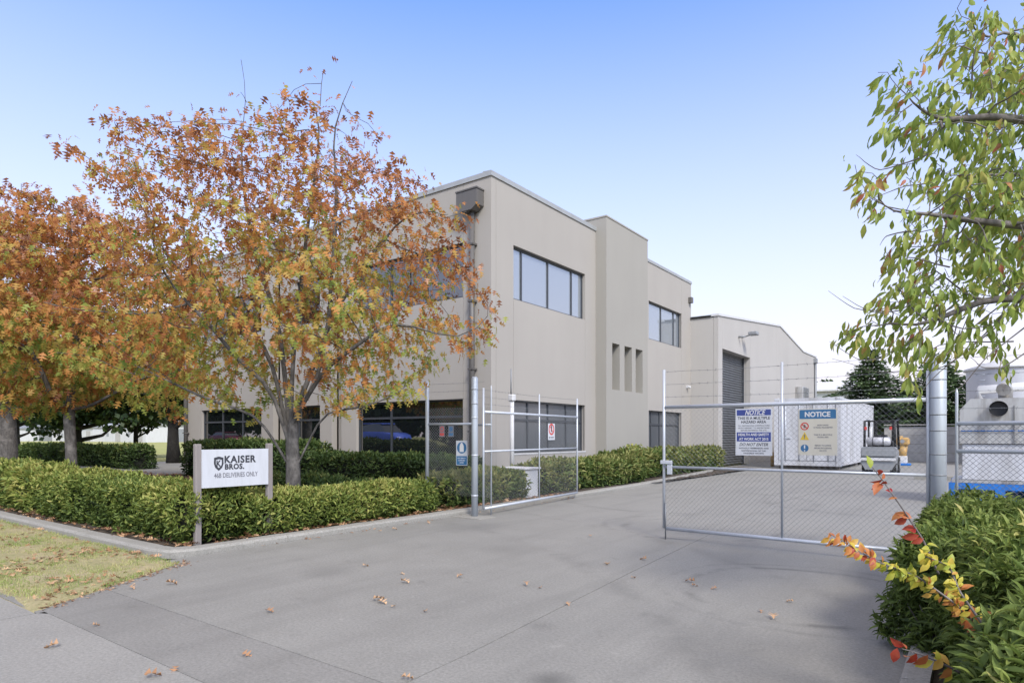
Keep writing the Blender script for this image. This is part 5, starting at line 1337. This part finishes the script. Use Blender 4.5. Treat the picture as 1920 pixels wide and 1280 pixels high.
sprig('upright sprig with large dark red leaves standing above the bush', [(1760,1075,3.3),(1730,1010,3.3),(1690,950,3.3),(1655,900,3.3),(1635,875,3.3)], 22, lambda t: .2+.75*((t > .25)&(t < .93)), .075)
sprig('cluster of yellow leaves in the middle of the bush', [(1850,1180,2.75),(1800,1110,2.75),(1780,1060,2.8),(1730,1040,2.9)], 60, lambda t: .36+.1*np.sin(t*7))
sprig('small low sprig with red and cream leaves beside the kerb', [(1800,1260,2.6),(1750,1235,2.6),(1715,1222,2.62),(1690,1215,2.65)], 13, lambda t: .35+.5*(t > .4), .07)

# ------------------------------------------------------------------ grass, litter and fallen leaves
def grass():
    N = 34000; x = -13.5+7.4*rng.random(N)**.8; y = rng.uniform(1.80, 3.44, N); 
    hi = np.where(x > -7.0, 3.45-(x+7.0)*1.75, 3.45); k = y < hi-.02; x, y = x[k], y[k]; P_ = np.stack([x, y, np.full(len(x), .012)], 1)
    pn = vnoise(P_, 2.2, 3)+.6*vnoise(P_, 6, 8); k = pn+rng.normal(0,.25,len(x)) > -.45; k &= (rng.random(len(x)) < np.clip((y-1.72)/.25, .1, 1)); P_ = P_[k]; pn = pn[k]; n = len(P_)
    d = nrm(rng.normal(0,.55,(n,3))*np.array([1,1,.1])+np.array([0,0,1])); nn = nrm(rng.normal(0,1,(n,3))*np.array([1,1,.2]))
    leaves('grass', P_, d, nn, .035*(.5+.8*rng.random(n)), .16, .68-.32*pn+rng.normal(0,.2,n), T_BLADE, m_grass, None)
grass()
def litter(name, lab, N, fx, fz, size=.07):
    P_ = fx(N); n = len(P_); P_[:,2] += fz
    d = nrm(rng.normal(0,1,(n,3))*np.array([1,1,.25])); nn = nrm(rng.normal(0,.35,(n,3))+np.array([0,0,1]))
    leaves(name, P_, d, nn, size*(.5+.8*rng.random(n)), 1., rng.random(n), T_OAK, m_litter, None)
def lit1(N): 
    x = -6.3-7*rng.random(N)**1.3; y = rng.uniform(1.85,3.42,N); k = y < np.where(x > -7.0, 3.45-(x+7)*1.75, 3.45); P_ = np.stack([x,y,np.zeros(N)],1)[k]
    return P_[(vnoise(P_,2.1,6)+.5*vnoise(P_,5,4)+rng.normal(0,.3,len(P_))) > .25]
litter('leaf_litter_on_verge', '', 2100, lit1, .035, .06)
def lit2(N): return np.stack([rng.uniform(-26,-7.62,N), rng.uniform(3.66,10.8,N), np.zeros(N)],1)
def lit5(N): x = rng.uniform(-7.05,-6.1,N); return np.stack([x+rng.normal(0,.05,N), 3.45-(x+7)*1.75+np.abs(rng.normal(0,.07,N))-.05, np.zeros(N)],1)
litter('leaf_litter_on_verge_edge', '', 260, lit5, .008, .030)
litter('leaf_litter_in_garden', '', 9000, lit2, .08, .10)
def lit3(N): y = rng.uniform(4.6,12.4,N); return np.stack([-7.36+np.abs(rng.normal(0,.06,N))-(rng.random(N) > .55)*.28, y, (rng.random(N) > 2)*.1],1)
litter('leaf_litter_along_kerb', '', 70, lit3, .012, .06)
def lit4(N): y = rng.uniform(4.5,12.4,N); return np.stack([rng.uniform(-7.75,-7.58,N), y, np.zeros(N)],1)
litter('leaf_litter_under_hedge', '', 500, lit4, .095, .06)

fl_px = [(172,1175),(112,1213),(310,1097),(243,1103),(333,1253),(455,1228),(500,1147),(270,1272),(708,1130),(735,1140),(752,1092),(750,1076),(800,1149),(868,1082),(985,1096),(1016,1104),(1060,1132),(1107,1007),(1185,1085),(1213,1050),
         (1303,1093),(1297,1099),(1345,1104),(1423,1145),(1450,1157),(1488,1130),(700,1128),(752,1275),(430,1313),(680,1063),(1140,1060),(735,993),(800,980),(715,997)]
proto = None
for i, (px, py) in enumerate(fl_px):
    if py > 1285: continue
    z = CAM_H*FPX/(py-817); q = pt(px, py, z)
    if proto is None or i % 4 == 0:
        tv = T_OAK[0].copy(); tv[:,2] = tv[:,2]*2.2+.12*rng.random(len(tv)); tv[:,2] -= tv[:,2].min()
        fl_ = np.concatenate([np.array(f) for f in T_OAK[1]]); st_ = np.cumsum([0]+[len(f) for f in T_OAK[1]])[:-1]
        me = raw_mesh('fallen_leaf', tv*.10, fl_, st_, np.full(len(tv), .55+.45*rng.random()), m_litter)
        proto = tag(bpy.data.objects.new('fallen_leaf', me), 'small dry brown leaf lying on the grey concrete of the driveway', 'leaf', 'fallen leaves on the driveway'); COL.objects.link(proto); o = proto
    else: o = proto.copy(); COL.objects.link(o)
    s = .5+.5*rng.random(); o.location = (q[0], q[1], .004); o.rotation_euler = (rng.normal(0,.15), rng.normal(0,.15), rng.random()*6.28); o.scale = (s, s, s)
